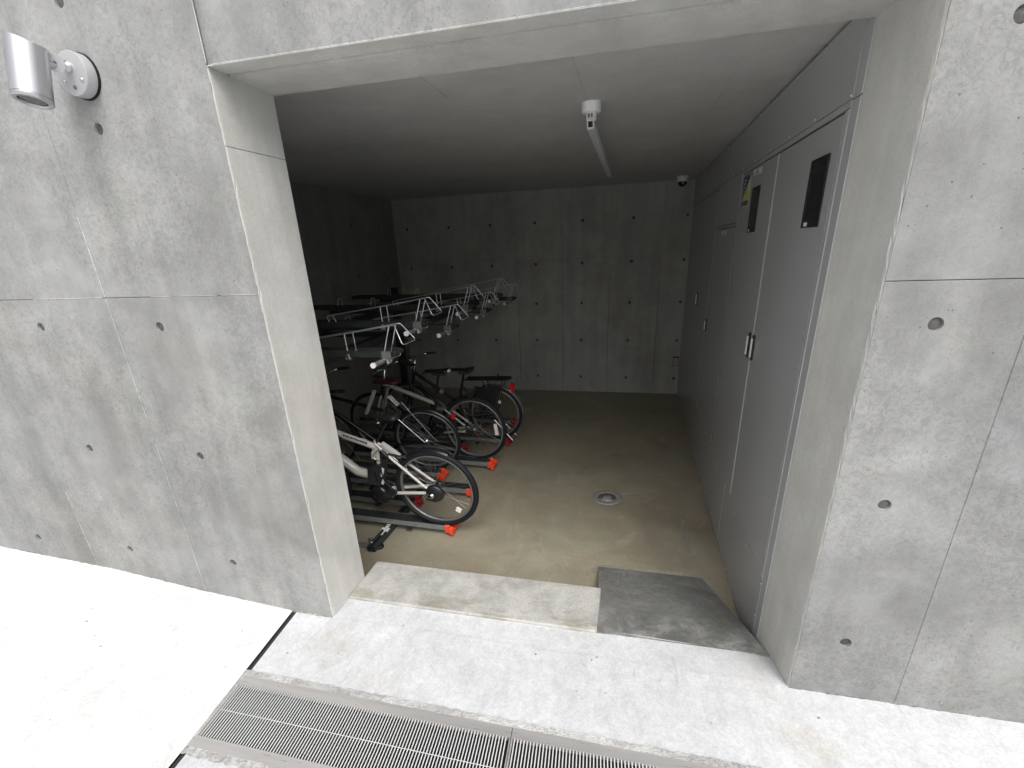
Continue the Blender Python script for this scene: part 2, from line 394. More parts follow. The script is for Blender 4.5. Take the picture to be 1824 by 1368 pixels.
# raised fins and seams
def fin_z(x, za, zb, w=0.004, h=0.002, mt=M_SEAM): MB().prism([(x - w / 2, 0.001, 0), (x + w / 2, 0.001, 0), (x + w * .1, -h, 0), (x - w * .1, -h, 0)], (0, 0, za - ZG), (0, 0, zb - za)).build('seam', mt, fw)
def fin_x(z, xa, xb, w=0.004, h=0.002, mt=M_SEAM): MB().prism([(0, 0.001, z - w / 2 - ZG), (0, 0.001, z + w / 2 - ZG), (0, -h, z - ZG)], (xa, 0, 0), (xb - xa, 0, 0)).build('seam', mt, fw)
fin_z(-0.8785, -0.42, 0.62, 0.003, 0.0016); fin_z(-0.8785, 0.75, 1.385, 0.003, 0.0018); fin_z(-0.8785, 1.397, 1.75, 0.003, 0.0016)
fin_z(-0.8725, -0.42, 1.385, 0.004, 0.0014, M_FACADE); fin_z(-0.8725, 1.397, 3.2, 0.004, 0.0014, M_FACADE); fin_z(-0.772, -0.42, 0.1, 0.006, 0.0014, M_FACADE); fin_z(-0.772, 0.5, 1.25, 0.005, 0.0012, M_FACADE)
fin_z(2.862, -0.43, 0.35, 0.0032, 0.0010, M_FACADE); fin_z(2.862, 0.42, 1.387, 0.0032, 0.0010, M_FACADE); fin_z(2.862, 1.395, 3.3, 0.0032, 0.0010, M_FACADE)
fin_x(1.392, -1.35, -0.9, 0.004, .002); fin_x(1.392, -0.60, -0.22, 0.003, .0015); fin_x(1.392, -0.2, -0.01, 0.004, .002)
fin_z(-1.7135, -0.30, 0.25, 0.004, 0.0016); fin_x(2.2325, 0.032, 2.42, 0.006, 0.0015)
fin_z(0.0025, 2.24, 3.0, 0.005, 0.002)
# jambs and lintel soffit (slightly splayed)
def jamb(pts, za, zb, loose=()):
    bm = bmesh.new(); n = len(pts); k = max(2, int((zb - za) / 0.03)); rows_ = []
    dz = {i: 0.0 for i in loose}
    for r_ in range(k + 1):
        z = za + (zb - za) * r_ / k - ZG; row = []
        for i, (a, b) in enumerate(pts):
            if i in loose:
                j = random.gauss(0, 0.0009) + (0.004 if random.random() < 0.05 else 0.0)
                sx = 1 if pts[i][0] > 1 else -1
                a += sx * abs(j) * 0.8; b += abs(j) * (0.9 if i == loose[-1] else 0.5)
            row.append(bm.verts.new((a, b, z)))
        rows_.append(row)
    bm.faces.new(rows_[0]); bm.faces.new(rows_[-1])
    for r_ in range(k):
        for i in range(n): bm.faces.new((rows_[r_][i], rows_[r_][(i + 1) % n], rows_[r_ + 1][(i + 1) % n], rows_[r_ + 1][i]))
    bmesh.ops.recalc_face_normals(bm, faces=bm.faces)
    me = bpy.data.meshes.new('jamb'); bm.to_mesh(me); bm.free(); me.materials.append(M_JAMB); link('jamb', me, fw)
jl = [(-0.0199, 0.022), (-0.0012, 0.022), (-0.0012, 0.0012), (0.0012, 0.0030), (0.0026, 0.0065), (0.0028, 0.016), (0.0046, T), (-0.0199, T)]
jamb(jl, -1.0, 1.9655, (3, 4)); jamb(jl, 1.9680, TOP - 0.001, (3, 4))
jr = [(2.4499, 0.022), (2.4312, 0.022), (2.4312, 0.0012), (2.4288, 0.0030), (2.4268, 0.0065), (2.4252, 0.016), (2.3815, T), (2.4499, T)]
jamb(jr, -1.0, TOP - 0.001, (3, 4))
m = MB()   # lintel soffit in two strips with a drip groove between
m.prism([(0, 0.0, TOP), (0, 0.095, TOP - 0.001), (0, 0.095, 2.2595), (0, 0.0205, 2.2595), (0, 0.0205, TOP + .012), (0, 0, TOP + .0012)], (-0.0, 0, -ZG), (2.43, 0, 0))
m.build('soffit', M_JAMB, fw)
m = MB(); m.prism([(0, 0.110, TOP - 0.004), (0, T, 2.2185), (0, T, 2.2595), (0, 0.110, 2.2595)], (0.0, 0, -ZG), (2.43, 0, 0)); m.build('soffit', M_JAMB, fw)
m = MB(); m.box(0, 2.43, 0.0955, 0.1095, 2.239 - ZG, 2.2595 - ZG); m.build('drip_groove', M_FACADE, fw)
fin = MB(); fin.prism([(0, 0.1102, TOP - 0.0042), (0, 0.1135, TOP - 0.0042), (0, 0.1115, TOP - 0.0056)], (0.02, 0, -ZG), (2.38, 0, 0)); fin.build('seam', M_SEAM, fw)
# small anchor hole near the foot of the wall at the right
MB().cyl((3.03, 0.0, -0.387 - ZG), (0, -1, 0), 0.006, 0.003, 10).build('anchor', M_STEEL, fw)

# ================================================================== ROOM SHELL
bw = link('back_wall', None, None, 'structure'); bw['label'] = 'bare concrete back wall of the bicycle room'
panel_wall(bw, [-2.12, -1.56, -0.847, -0.134, 0.5735, 1.278, 2.0, 2.45], [-0.72, 1.355, 2.31],
           [2.3118, 1.5842, 0.8657, 0.1581, -0.5326, -1.2029, -1.90], [1.8664, 1.2862, 0.7019, 0.1323, -0.4588],
           lambda a, b, dd: (a, D + dd, b), (0, -1, 0), M_INNER, M_PLUG)
MB().box(-2.3, 2.6, D + 0.021, D + 0.2, -0.9, 2.5).build('wall_core', M_INNER, bw)
for xx, za, zb in ((-0.134, -0.55, 0.75), (0.5735, -0.68, 0.95), (1.278, -0.62, 1.1), (2.0, -0.55, 1.0)):
    MB().box(xx - 0.006, xx + 0.006, D - 0.002, D + 0.01, za, zb).build('seam', M_SIDE, bw)
lw = link('left_wall', None, None, 'structure'); lw['label'] = 'concrete side wall behind the bicycle racks'
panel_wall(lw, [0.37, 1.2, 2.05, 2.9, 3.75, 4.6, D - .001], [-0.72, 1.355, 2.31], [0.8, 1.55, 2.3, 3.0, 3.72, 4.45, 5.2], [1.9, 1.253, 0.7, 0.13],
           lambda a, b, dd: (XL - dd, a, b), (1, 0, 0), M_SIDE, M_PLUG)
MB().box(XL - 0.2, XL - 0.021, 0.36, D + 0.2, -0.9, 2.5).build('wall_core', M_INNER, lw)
rw = link('right_wall', MB().box(2.46, 2.62, T, D + 0.02, -0.9, 2.5).mesh('right_wall', M_INNER), None, 'structure')
ce = link('ceiling', MB().box(XL - 0.2, 2.6, T + 0.001, D + 0.1, ZC, ZC + 0.2).mesh('ceiling', M_CEIL), None, 'structure')
for (xa, xb, ya, yb) in ((-0.129, -0.126, 0.5, 1.25), (0.607, 0.6095, 0.5, 1.0), (1.318, 1.3205, 0.5, 1.36), (1.38, 1.93, 3.168, 3.174), (2.05, 2.0525, 0.9, 1.9), (-0.86, -.8575, .5, 2.4), (0.61, 1.25, 3.169, 3.172)):
    MB().box(xa, xb, ya, yb, ZC - 0.0015, ZC + 0.01).build('seam', M_SEAM, ce)
for (xx, yy) in ((1.283, 0.62), (0.2, 1.9)):
    MB().cyl((xx, yy, ZC), (0, 0, -1), 0.028, 0.0015, 18).build('patch', M_CEIL, ce)
# floor with a slight mesh so that the drain sits in it
fl = link('floor', MB().box(XL - 0.1, 2.47, 0.2, D + 0.05, ZF - 0.1, ZF).mesh('floor', M_FLOOR), None, 'structure')
# pale dried cement slurry traces on the floor
M_SLURRY = concrete('slurry', (0.315, 0.30, 0.25), (0.29, 0.275, 0.225), blotch=0.35, worm=0.2, pores=0.3)
def trace(pts, w, z=0.0012):
    P = [Vector((a, b, 0)) for a, b in pts]; q = []
    for i in range(len(P) - 1):
        n_ = max(2, int((P[i + 1] - P[i]).length / 0.025))
        q += [P[i].lerp(P[i + 1], k / n_) for k in range(n_)]
    q.append(P[-1]); v = []; sm = 0
    for i, c in enumerate(q):
        t = (q[min(i + 1, len(q) - 1)] - q[max(i - 1, 0)]).normalized(); nn = Vector((-t.y, t.x, 0))
        sm = sm * 0.7 + random.gauss(0, 0.012) * .5; ww = w * random.uniform(0.35, 1.0)
        e = 0.02 if i in (0, len(q) - 1) else 1.0
        v += [c + nn * (sm + ww * e) + Vector((0, 0, ZF + z)), c + nn * (sm - ww * e) + Vector((0, 0, ZF + z))]
    m_ = MB(); m_.add(v, [(2 * i, 2 * i + 1, 2 * i + 3, 2 * i + 2) for i in range(len(q) - 1)]); m_.build('slurry_trace', M_SLURRY, fl)
trace([(1.604, 2.273), (1.781, 2.314), (1.928, 2.166), (2.163, 2.055)], 0.016)
trace([(2.163, 2.05), (2.17, 1.906), (2.111, 1.697), (2.148, 1.556), (2.124, 1.398)], 0.026, 0.0016)
trace([(2.028, 1.364), (2.123, 1.389), (2.21, 1.348), (2.316, 1.335)], 0.02, 0.0008)
trace([(1.40, 0.98), (1.455, 1.10), (1.60, 1.135), (1.84, 1.13), (2.0, 1.128), (2.2, 1.12), (2.28, 1.0)], 0.028, 0.001)

# ================================================================== OUTSIDE GROUND
def zleft(x):
    ks = [(-40, -0.1), (-5, -0.12), (-2.57, -0.249), (-1.6, -0.301), (-0.87, -0.377), (-0.27, -0.4285), (0, -0.437)]
    for (a, za), (b, zb) in zip(ks, ks[1:]):
        if x <= b: return za + (zb - za) * (x - a) / (b - a)
    return -0.437
def gx(y): return -0.267 + 0.098 * (-y) if y > -1 else -0.169 + 0.07 * (-y - 1)   # course of the expansion joint
pv = MB(); ys = [0.02, -0.427, -0.855, -1.5, -4, -12, -40]; xs = [-40, -5, -2.57, -1.6, -0.87, -0.5, None]
for i in range(len(ys)):
    for x in xs:
        xx = gx(ys[i]) if x is None else x; pv.v.append((xx, ys[i], zleft(xx)))
for i in range(len(ys) - 1):
    for j in range(len(xs) - 1):
        a = i * len(xs) + j; pv.f.append((a, a + 1, a + len(xs) + 1, a + len(xs))); pv.sm.append(False)
pv.build('pavement', M_PAVE, None, 'structure')
def za(x, y):
    t = min(max(y / 0.2, 0), 1); q = min(max((x - 1.5) / 0.9, 0), 1)
    return ZG - 0.024 * t * q * q - 0.002 * t
ap = MB()
def patch(x0, x1, y0, y1, nx, ny, left=None, rightfn=None):
    o = len(ap.v)
    for i in range(ny + 1):
        y = y0 + (y1 - y0) * i / ny; xa = left(y) if left else x0; xb = rightfn(y) if rightfn else x1
        for j in range(nx + 1):
            x = xa + (xb - xa) * j / nx; ap.v.append((x, y, za(x, y)))
    for i in range(ny):
        for j in range(nx):
            a = o + i * (nx + 1) + j; ap.f.append((a, a + 1, a + nx + 2, a + nx + 1)); ap.sm.append(True)
GW = 0.024
GX1 = 4.02
patch(0, 40, 0.0, 0.02, 2, 1, lambda y: gx(y) + GW); patch(0, 40, -0.427, 0.0, 40, 6, lambda y: gx(y) + GW)
patch(0.0045, 0, 0.02, 0.20, 40, 6, None, lambda y: 2.4265 - 0.125 * y)
patch(GX1, 40, -0.855, -0.427, 4, 2); patch(0, 40, -40, -0.855, 20, 10, lambda y: gx(y) + GW)
ap.build('apron', M_APRON, None, 'structure')
jt = MB()
for (ya, yb) in ((0.019, -0.426), (-0.856, -2.0), (-2.0, -12.0)):
    jt.add([(gx(ya), ya, ZG - .004), (gx(ya) + GW, ya, ZG - .004), (gx(yb) + GW, yb, ZG - .004), (gx(yb), yb, ZG - .004)], [(0, 1, 2, 3)])
    jt.add([(gx(ya) - .004, ya, ZG - .02), (gx(ya) + GW + .004, ya, ZG - .02), (gx(yb) + GW + .004, yb, ZG - .02), (gx(yb) - .004, yb, ZG - .02)], [(0, 1, 2, 3)])
jt.build('expansion_joint', M_JOINT, None, 'structure')
# trench and its grout border
tr = MB(); tr.box(-0.196, GX1, -0.832, -0.452, -0.85, -0.845); tr.box(-0.20, -0.196, -0.832, -0.452, -0.85, ZG - .03)
tr.box(-0.20, GX1, -0.836, -0.832, -0.85, ZG - .03); tr.box(-0.20, GX1, -0.452, -0.448, -0.85, ZG - .03); tr.box(GX1 - .004, GX1, -0.832, -0.452, -0.85, ZG - .03)
tr.build('drain_trench', M_TRENCH, None, 'structure')
def rough_strip(pts_a, pts_b, n, jit, z):
    s = MB(); A, B_ = [], []
    for i in range(n + 1):
        t = i / n
        A.append((pts_a[0][0] + (pts_a[1][0] - pts_a[0][0]) * t, pts_a[0][1] + (pts_a[1][1] - pts_a[0][1]) * t + random.uniform(-jit, jit), z + random.uniform(-.001, .0015)))
        B_.append((pts_b[0][0] + (pts_b[1][0] - pts_b[0][0]) * t, pts_b[0][1] + (pts_b[1][1] - pts_b[0][1]) * t, z))
    s.v = A + B_; s.f = [(i, i + 1, n + 2 + i, n + 1 + i) for i in range(n)]; s.sm = [True] * n; return s
gr = MB()
for q in (rough_strip([(-0.222, -0.422), (GX1, -0.43)], [(-0.205, -0.462), (GX1, -0.462)], 260, 0.0035, ZG + 0.0035),
          rough_strip([(-0.19, -0.862), (GX1, -0.862)], [(-0.17, -0.823), (GX1, -0.823)], 260, 0.004, ZG + 0.0035)):
    gr.add(q.v, q.f, True)
lv = []
for i in range(31):
    t = i / 30; y = -0.424 - 0.436 * t
    lv += [(gx(y) - 0.004 + random.uniform(-.003, .003), y, ZG + .0036), (-0.2055 + 0.030 * t, y, ZG + .0036)]
gr.add(lv, [(2 * i, 2 * i + 1, 2 * i + 3, 2 * i + 2) for i in range(30)], True)
gr.build('grout_border', M_MORTAR, None, 'structure')

bj = MB()
for (xa, xb) in ((-6.0, -0.001), (2.432, 6.0)):
    n_ = int((xb - xa) / 0.02); o_ = len(bj.v)
    for i in range(n_ + 1):
        x = xa + (xb - xa) * i / n_; w_ = max(0.0008, random.gauss(0.003, 0.002)); z_w = zleft(x) if x < 0 else ZG
        bj.v += [(x, 0.002, z_w + 0.003 + abs(random.gauss(0, .0015))), (x, -w_, z_w + 0.0012)]
    bj.f += [(o_ + 2 * i, o_ + 2 * i + 1, o_ + 2 * i + 3, o_ + 2 * i + 2) for i in range(n_)]; bj.sm += [True] * n_
bj.build('base_joint', concrete('grimy_mortar', (0.16, 0.155, 0.15), (0.26, 0.25, 0.235), blotch=0.9, worm=0.5), None, 'structure')
# ---- two drain grates
barm = MB()
barm.add([(-.0024, -.508, 0), (.0024, -.508, 0), (.0008, -.508, -.006), (-.0008, -.508, -.006), (.0166, -.778, 0), (.0214, -.778, 0), (.0198, -.778, -.006), (.0182, -.778, -.006)],
         [(0, 1, 2, 3), (7, 6, 5, 4), (0, 4, 5, 1), (1, 5, 6, 2), (2, 6, 7, 3), (3, 7, 4, 0)])
barm = barm.mesh('bar', M_BAR)
def grate(x0, x1, label, skew=0.0):
    g = thing('drain_grate', label, 'drain grate', (x0, 0, ZG + 0.004), 'slotted drain grates in the pavement')
    w = x1 - x0
    sk = lambda y: -(y + 0.459) * 0.0704
    def strip(ya, yb, xa=0.0, xb=None):
        xb = w if xb is None else xb; q = MB()
        q.prism([(xa + sk(ya), ya, 0), (xb + sk(ya), ya, 0), (xb + sk(yb), yb, 0), (xa + sk(yb), yb, 0)], (0, 0, -0.02), (0, 0, 0.0205)); return q
    strip(-0.459, -0.508).build('frame_strip', M_STAIN, g); strip(-0.778, -0.827).build('frame_strip', M_STAIN, g)
    strip(-0.5085, -0.7775, 0.0, 0.008).build('end_strip', M_STAIN, g); strip(-0.5085, -0.7775, w - 0.005, w).build('end_strip', M_STAIN, g)
    MB().tube([(0.022, -0.6435, -0.0045), (w + .008, -0.6435, -0.0045)], 0.0016, 6).build('cross_rod', M_BAR, g)
    x = 0.0195
    while x < w - 0.004:
        o = link('bar', barm, g); o.location = (x, 0, 0); x += 0.0141
    return g
grate(-0.205, 1.1985, 'slotted stainless drain grate beside the dark expansion joint', 0.01)
grate(1.2015, 2.605, 'slotted stainless drain grate on the right of the grate joint')
grate(2.608, 4.012, 'slotted stainless drain grate far right along the wall')

# ================================================================== STEP AND RAMP IN THE DOORWAY
m = MB()
xs_ = [0.006, 0.25, 0.5, 0.75, 1.0, 1.25, 1.52]
def frontz(x): return -0.4335
bmv = []
st = MB(); st.box(0.006, 1.522, 0.166, 0.530, ZF - 0.02, -0.4195, 0.006)
o = st.build('concrete_step', M_SILL); tag(o, 'pale stained concrete step filling the left of the doorway', 'step')
rp = MB()
# ramp solid : top front edge, bottom back edge
FL, FR, BL, BR = (1.526, 0.172, -0.430), (2.405, 0.205, -0.4565), (1.478, 1.083, ZF + 0.022), (2.198, 1.083, ZF + 0.022)
NX, NY = 10, 14
for i in range(NY + 1):
    t = i / NY
    for j in range(NX + 1):
        s_ = j / NX
        a = Vector(FL).lerp(Vector(FR), s_); b = Vector(BL).lerp(Vector(BR), s_); p_ = a.lerp(b, t)
        wob = 0.002 * math.sin(7 * s_ + 3 * t) * math.sin(5 * t) * (1 if 0 < j < NX and 0 < i < NY else 0)
        rp.v.append((p_.x, p_.y, p_.z + wob))
for i in range(NY):
    for j in range(NX):
        a = i * (NX + 1) + j; rp.f.append((a, a + 1, a + NX + 2, a + NX + 1)); rp.sm.append(True)
base = [(FL[0], FL[1], ZF - .02), (FR[0], FR[1], ZF - .02), (BR[0], BR[1], ZF - .02), (BL[0], BL[1], ZF - .02)]
rp.add([FL, FR, BR, BL] + base, [(0, 1, 5, 4), (1, 2, 6, 5), (2, 3, 7, 6), (3, 0, 4, 7), (4, 5, 6, 7)])
o = rp.build('ramp', M_RAMP); tag(o, 'dark grey scuffed mortar ramp sloping down beside the pale step', 'ramp')

# ================================================================== GREY STEEL PARTITION WITH DOORS (right side)
XR = 2.3766
pt = thing('metal_partition', 'grey steel sheet partition with narrow cupboard doors along the right side', 'partition', (XR, 0.364, ZF))
PB = Vector((XR, 0.364, ZF))
def pbox(x0, x1, y0, y1, z0, z1, ch=0.0015):
    return MB().box(x0 - PB.x, x1 - PB.x, y0 - PB.y, y1 - PB.y, z0 - PB.z, z1 - PB.z, ch)
XB = 2.45
pbox(XR, XB, 0.4445, 3.0, 2.006, 2.2885).build('upper_panel', M_PANEL, pt); pbox(XR, XB, 3.0025, D - .01, 2.006, 2.2885).build('upper_panel', M_PANEL, pt)
MB().box(0.02, 0.07, 0.08, D - .01 - PB.y, 2.2885 - PB.z, 2.2995 - PB.z).build('shadow_gap', M_BLACK, pt)
pbox(XR + 0.0012, XB, 0.366, 0.4425, -0.70, 1.9995, .002).build('post', M_POST, pt); pbox(XR + 0.0012, XB, 0.366, 0.4425, 2.003, 2.2935, .002).build('post', M_POST, pt)
pbox(XR, XB, 0.4445, 2.405, 1.9775, 2.003, .001).build('door_head', M_PANEL, pt)
pbox(XR - 0.001, XB, 0.4445, 0.4865, -0.168, 1.974, .002).build('door_post', M_POST, pt)
pbox(XR - 0.0025, XB, 2.357, 2.405, -0.168, 1.974, .002).build('door_post', M_POST, pt)
def door(y0, y1, z0, z1, dx):
    return pbox(XR + dx, XB, y0, y1, z0, z1, .0018).build('door', M_PANEL, pt)
dA = door(0.4895, 1.397, -0.165, 1.9685, 0.001); dB = door(1.4025, 2.353, -0.165, 1.9685, -0.0035)
pbox(XR, XB, 2.409, 3.462, 1.652, 2.003).build('infill_panel', M_PANEL, pt); pbox(XR, XB, 2.409, 3.462, 1.628, 1.648, .001).build('door_head', M_PANEL, pt)
dC = door(2.4115, 3.458, -0.165, 1.6215, 0.0005)
pbox(XR, XB, 3.4645, 5.05, 1.98, 2.003, .001).build('door_head', M_PANEL, pt)
dD = door(3.4645, 5.03, -0.165, 1.972, -0.001)
pbox(XR, XB, 5.033, D - .005, -0.165, 2.003).build('infill_panel', M_PANEL, pt)
pbox(XR, XB, 0.4445, 1.60, -0.70, -0.1685, .002).build('kick_panel', M_PANEL, pt); pbox(XR - .001, XB, 1.6025, D - .005, -0.70, -0.1685, .002).build('kick_panel', M_PANEL, pt)
MB().box(0.03, 0.07, 0.08, 3.1, 1.9685 - PB.z, 1.9775 - PB.z).build('door_slot', M_BLACK, pt)
MB().box(0.03, 0.07, 2.05, 3.1, 1.6215 - PB.z, 1.628 - PB.z).build('door_slot', M_BLACK, pt)
MB().box(0.03, 0.07, 3.1, 4.68, 1.972 - PB.z, 1.980 - PB.z).build('door_slot', M_BLACK, pt)
scm = MB(); scm.lathe([(0.0068, 0), (0.006, 0.003), (0.003, 0.005), (1e-5, 0.0055)], (0, 0, 0), (-1, 0, 0), 10)
scm = scm.mesh('screw', M_STEEL)
spots = [(0.462 + .3885 * k, 2.0185) for k in range(8)] + [(0.462 + .3905 * k, 2.2865 - .008) for k in range(13)] + [(0.4385 + .3815 * k, -0.2045) for k in range(10)]
spots += [(0.4485 + 0.0 * k, z) for k, z in enumerate((-0.419,))] + [(0.81 + .39 * k, -0.665) for k in range(10)] + [(2.44, 1.66), (2.79, 1.66), (3.18, 1.66)]
for (y, z) in spots:
    o = link('screw', scm, pt); o.location = Vector((XR - 0.0005, max(y, 0.455), z)) - PB
def handle(par, y, z0, z1):
    h = MB().box(-0.012, 0.0, y - .018 - PB.y, y + .018 - PB.y, z0 - PB.z, z1 - PB.z, .004).build('handle', M_BLACK, par); h.location.x = 0.0
    MB().box(-0.021, -0.0115, y - .012 - PB.y, y + .011 - PB.y, z0 + .018 - PB.z, z1 - .02 - PB.z, .003).build('handle_lever', M_HANDLE, h)
    return h
handle(dB, 1.452, 0.818, 0.976).location.x = -0.0035
handle(dA, 1.352, 0.820, 0.977).location.x = 0.001
handle(dC, 3.40, 0.658, 0.784); handle(dD, 4.312, 0.811, 0.962)
def window(par, y0, y1, z0, z1, stick):
    w = MB()
    a, b, c, dd = y0 - PB.y, y1 - PB.y, z0 - PB.z, z1 - PB.z; t = 0.022
    w.box(-.006, .0005, a, b, c, c + t * 1.3, .001); w.box(-.006, .0005, a, b, dd - t, dd, .001); w.box(-.006, .0005, a, a + t, c + t * 1.3, dd - t, .001); w.box(-.006, .0005, b - t, b, c + t * 1.3, dd - t, .001)
    wo_ = w.build('window_frame', M_BLKPAINT, par)
    MB().box(-.002, .0004, a + t, b - t, c + t * 1.3, dd - t).build('window_pane', M_GLASS, wo_)
    MB().box(-.0068, -.006, stick[0] - PB.y, stick[1] - PB.y, c + .006, c + .022).build('sticker', M_WHITE, wo_)
    return wo_
window(dA, 0.565, 0.783, 1.574, 1.849, (0.70, 0.745)); window(dB, 1.738, 1.952, 1.574, 1.848, (1.885, 1.915)).location.x = -0.0035
# warning sticker and label plates on the second leaf
X0 = -0.0035
def flat(par, name, pts, x, m_):
    me = MB(); me.prism([(x, a - PB.y, b - PB.z) for a, b in pts], (0, 0, 0), (-0.0006, 0, 0)); return me.build(name, m_, par)
stk = flat(dB, 'warning_sticker', [(2.285, 1.75), (2.055, 1.745), (2.07, 1.943), (2.295, 1.952)], X0, M_TAG)
flat(stk, 'print', [(2.294, 1.951), (2.0705, 1.943), (2.283, 1.797)], X0 - .0007, M_NAVY)
flat(stk, 'print', [(2.085, 1.905), (2.066, 1.797), (2.27, 1.797)], X0 - .0007, M_YELLOW)
flat(stk, 'print', [(2.28, 1.790), (2.062, 1.786), (2.060, 1.750), (2.28, 1.754)], X0 - .0007, M_SLATE)
for k in range(4): flat(stk, 'lettering', [(2.262 - .0 * k, 1.925 - .022 * k), (2.262 - .075 + .018 * k, 1.925 - .022 * k), (2.262 - .075 + .018 * k, 1.917 - .022 * k), (2.262, 1.917 - .022 * k)], X0 - .0014, M_TAG)
lp = flat(dB, 'label_plate', [(2.01, 1.921), (1.755, 1.917), (1.762, 1.953), (2.015, 1.960)], X0, M_TAG)
flat(lp, 'lettering', [(1.97, 1.928), (1.86, 1.926), (1.86, 1.930), (1.97, 1.932)], X0 - .0007, M_SLATE)
flat(lp, 'lettering', [(1.90, 1.947), (1.86, 1.946), (1.86, 1.930), (1.90, 1.931)], X0 - .0007, M_SLATE)
lp = flat(dC, 'label_plate', [(3.08, 1.569), (2.81, 1.569), (2.81, 1.606), (3.08, 1.607)], 0.0, M_TAG)
flat(lp, 'lettering', [(3.03, 1.580), (2.87, 1.580), (2.87, 1.584), (3.03, 1.584)], -.0007, M_SLATE)
flat(lp, 'lettering', [(3.03, 1.593), (2.90, 1.593), (2.90, 1.596), (3.03, 1.596)], -.0007, M_SLATE)

# ================================================================== CEILING LIGHT, CAMERA, SOCKET, FLOOR DRAIN
cl = thing('ceiling_light', 'white unlit slim bar light hanging from a round ceiling rose', 'ceiling light', (1.338, 1.40, ZC))
MB().lathe([(1e-5, -0.052), (0.05, -0.052), (0.056, -0.046), (0.056, 0.0)], (0, 0, 0), (0, 0, 1), 32).build('ceiling_rose', M_WHITE, cl)
nk = MB().lathe([(0.029, -0.0525), (0.030, -0.085), (0.024, -0.092), (1e-5, -0.092)], (0, 0, 0), (0, 0, 1), 24).build('neck', M_WHITE, cl)
for dx in (-0.011, 0.006): MB().box(dx - .004, dx + .004, -0.0315, -0.026, -0.078, -0.058).build('slot', M_BLACK, nk)
bar = MB(); y0, y1, zb, zt = -0.055, 2.23, -0.138, -0.0935
bar.box(-0.019, 0.019, y0, y1, zb, zb + .006); bar.box(-0.019, -0.014, y0, y1, zb + .006, zt); bar.box(0.014, 0.019, y0, y1, zb + .006, zt); bar.box(-0.014, 0.014, y0, y1, zt - .005, zt)
b_ = bar.build('light_bar', M_WHITE, cl)
MB().box(-0.0138, 0.0138, y0 + .02, y0 + .025, zb + .0062, zt - .0052).build('end_socket', M_BLACK, b_)
MB().box(-0.0165, 0.0165, y0 + .012, y1 - .01, zb - .003, zb - .0003, .001).build('diffuser', mat('frosted_diffuser', (0.55, 0.56, 0.57), 0.35), cl)

sc_ = thing('security_camera', 'white dome security camera with black bubble on the ceiling', 'security camera', (2.175, 5.30, ZC))
MB().lathe([(0.074, 0.0), (0.074, -0.018), (0.068, -0.058), (0.062, -0.064), (1e-5, -0.064)], (0, 0, 0), (0, 0, 1), 32).build('camera_base', M_WHITE, sc_)
dm = MB().lathe([(0.055 * math.cos(a), -0.0645 - 0.055 * math.sin(a)) for a in [i * PI / 2 / 10 for i in range(11)]], (0, 0, 0), (0, 0, 1), 28).build('dome', M_GLASS, sc_)
MB().lathe([(0.012, 0), (0.010, 0.004), (1e-5, 0.005)], (0.004, -0.0505, -0.086), (0, -1, -0.35), 12).build('lens', M_CHROME, dm)
for k in range(3): MB().box(-0.035 + .012 * k, -0.027 + .012 * k, -0.0655 + .002 * abs(1 - k), -0.060, -0.041, -0.034).build('marking', M_SLATE, sc_)

ob = thing('wall_box', 'small flush cover plate in a dark frame low on the back wall', 'wall box', (2.321, D, -0.265))
MB().box(-0.043, 0.043, -0.004, 0.001, 0, 0.15, .001).build('frame', M_BLACK, ob)
MB().box(-0.037, 0.037, -0.007, -0.0035, 0.006, 0.132, .001).build('cover', M_INNER, ob)
MB().box(-0.047, 0.047, -0.022, 0.001, 0.141, 0.153, .001).build('hood', M_BLACK, ob)

fd = thing('floor_drain', 'round grey floor drain with two groups of holes in the brown floor', 'floor drain', (1.483, 2.178, ZF))
MB().lathe([(0.134, 0.0005), (0.134, 0.004), (0.126, 0.007), (0.09, 0.007), (0.086, 0.004), (0.086, 0.001)], (0, 0, 0), (0, 0, 1), 40).build('rim', M_DRAIN, fd)
cv = MB().lathe([(0.0845, 0.001), (0.0845, 0.0045), (1e-5, 0.0055)], (0, 0, 0), (0, 0, 1), 36).build('cover', M_DRAIN, fd)
hm = MB().lathe([(0.009, 0.0), (1e-5, 0.0002)], (0, 0, 0), (0, 0, 1), 10).mesh('hole', M_BLACK)
for sgn in (-1, 1):
    for (a, rr) in ((-35, .07), (-12, .072), (12, .072), (35, .07), (-24, .05), (0, .051), (24, .05)):
        o = link('hole', hm, cv); o.location = (sgn * rr * math.cos(math.radians(a)), rr * math.sin(math.radians(a)), 0.0056 - .0001)

# ================================================================== WALL SPOTLIGHT (upper left)
wlp = thing('wall_spotlight', 'silver cylindrical wall spotlight on a round bracket plate', 'wall lamp', (-0.592, 0, 2.255))
MB().lathe([(0.081, 0.0), (0.081, -0.009)], (0, 0, 0), (0, 1, 0), 40).lathe([(0.081, -0.009), (0.05, -0.009)], (0, 0, 0), (0, 1, 0), 40).build('gasket', M_RUBBER, wlp)
bp = MB().lathe([(0.077, -0.009), (0.077, -0.046), (0.075, -0.050)], (0, 0, 0), (0, 1, 0), 48).lathe([(0.075, -0.050), (1e-5, -0.052)], (0, 0, 0), (0, 1, 0), 48).build('base_plate', M_ALUP, wlp)
for a in (-150, -30, -90):
    MB().lathe([(0.0075, 0), (0.006, 0.004), (1e-5, 0.006)], (0.052 * math.cos(math.radians(a)), -0.051, 0.052 * math.sin(math.radians(a)) + (0.0 if a != -90 else 0.005)), (0, -1, 0), 12).build('screw', M_STEEL if a != -90 else M_SLATE, bp)
arm = MB(); arm.lathe([(0.019, -0.05), (0.019, -0.062), (0.0125, -0.064), (0.0125, -0.082), (0.012, -0.095)], (0, 0, 0.020), (0, 1, 0), 20)
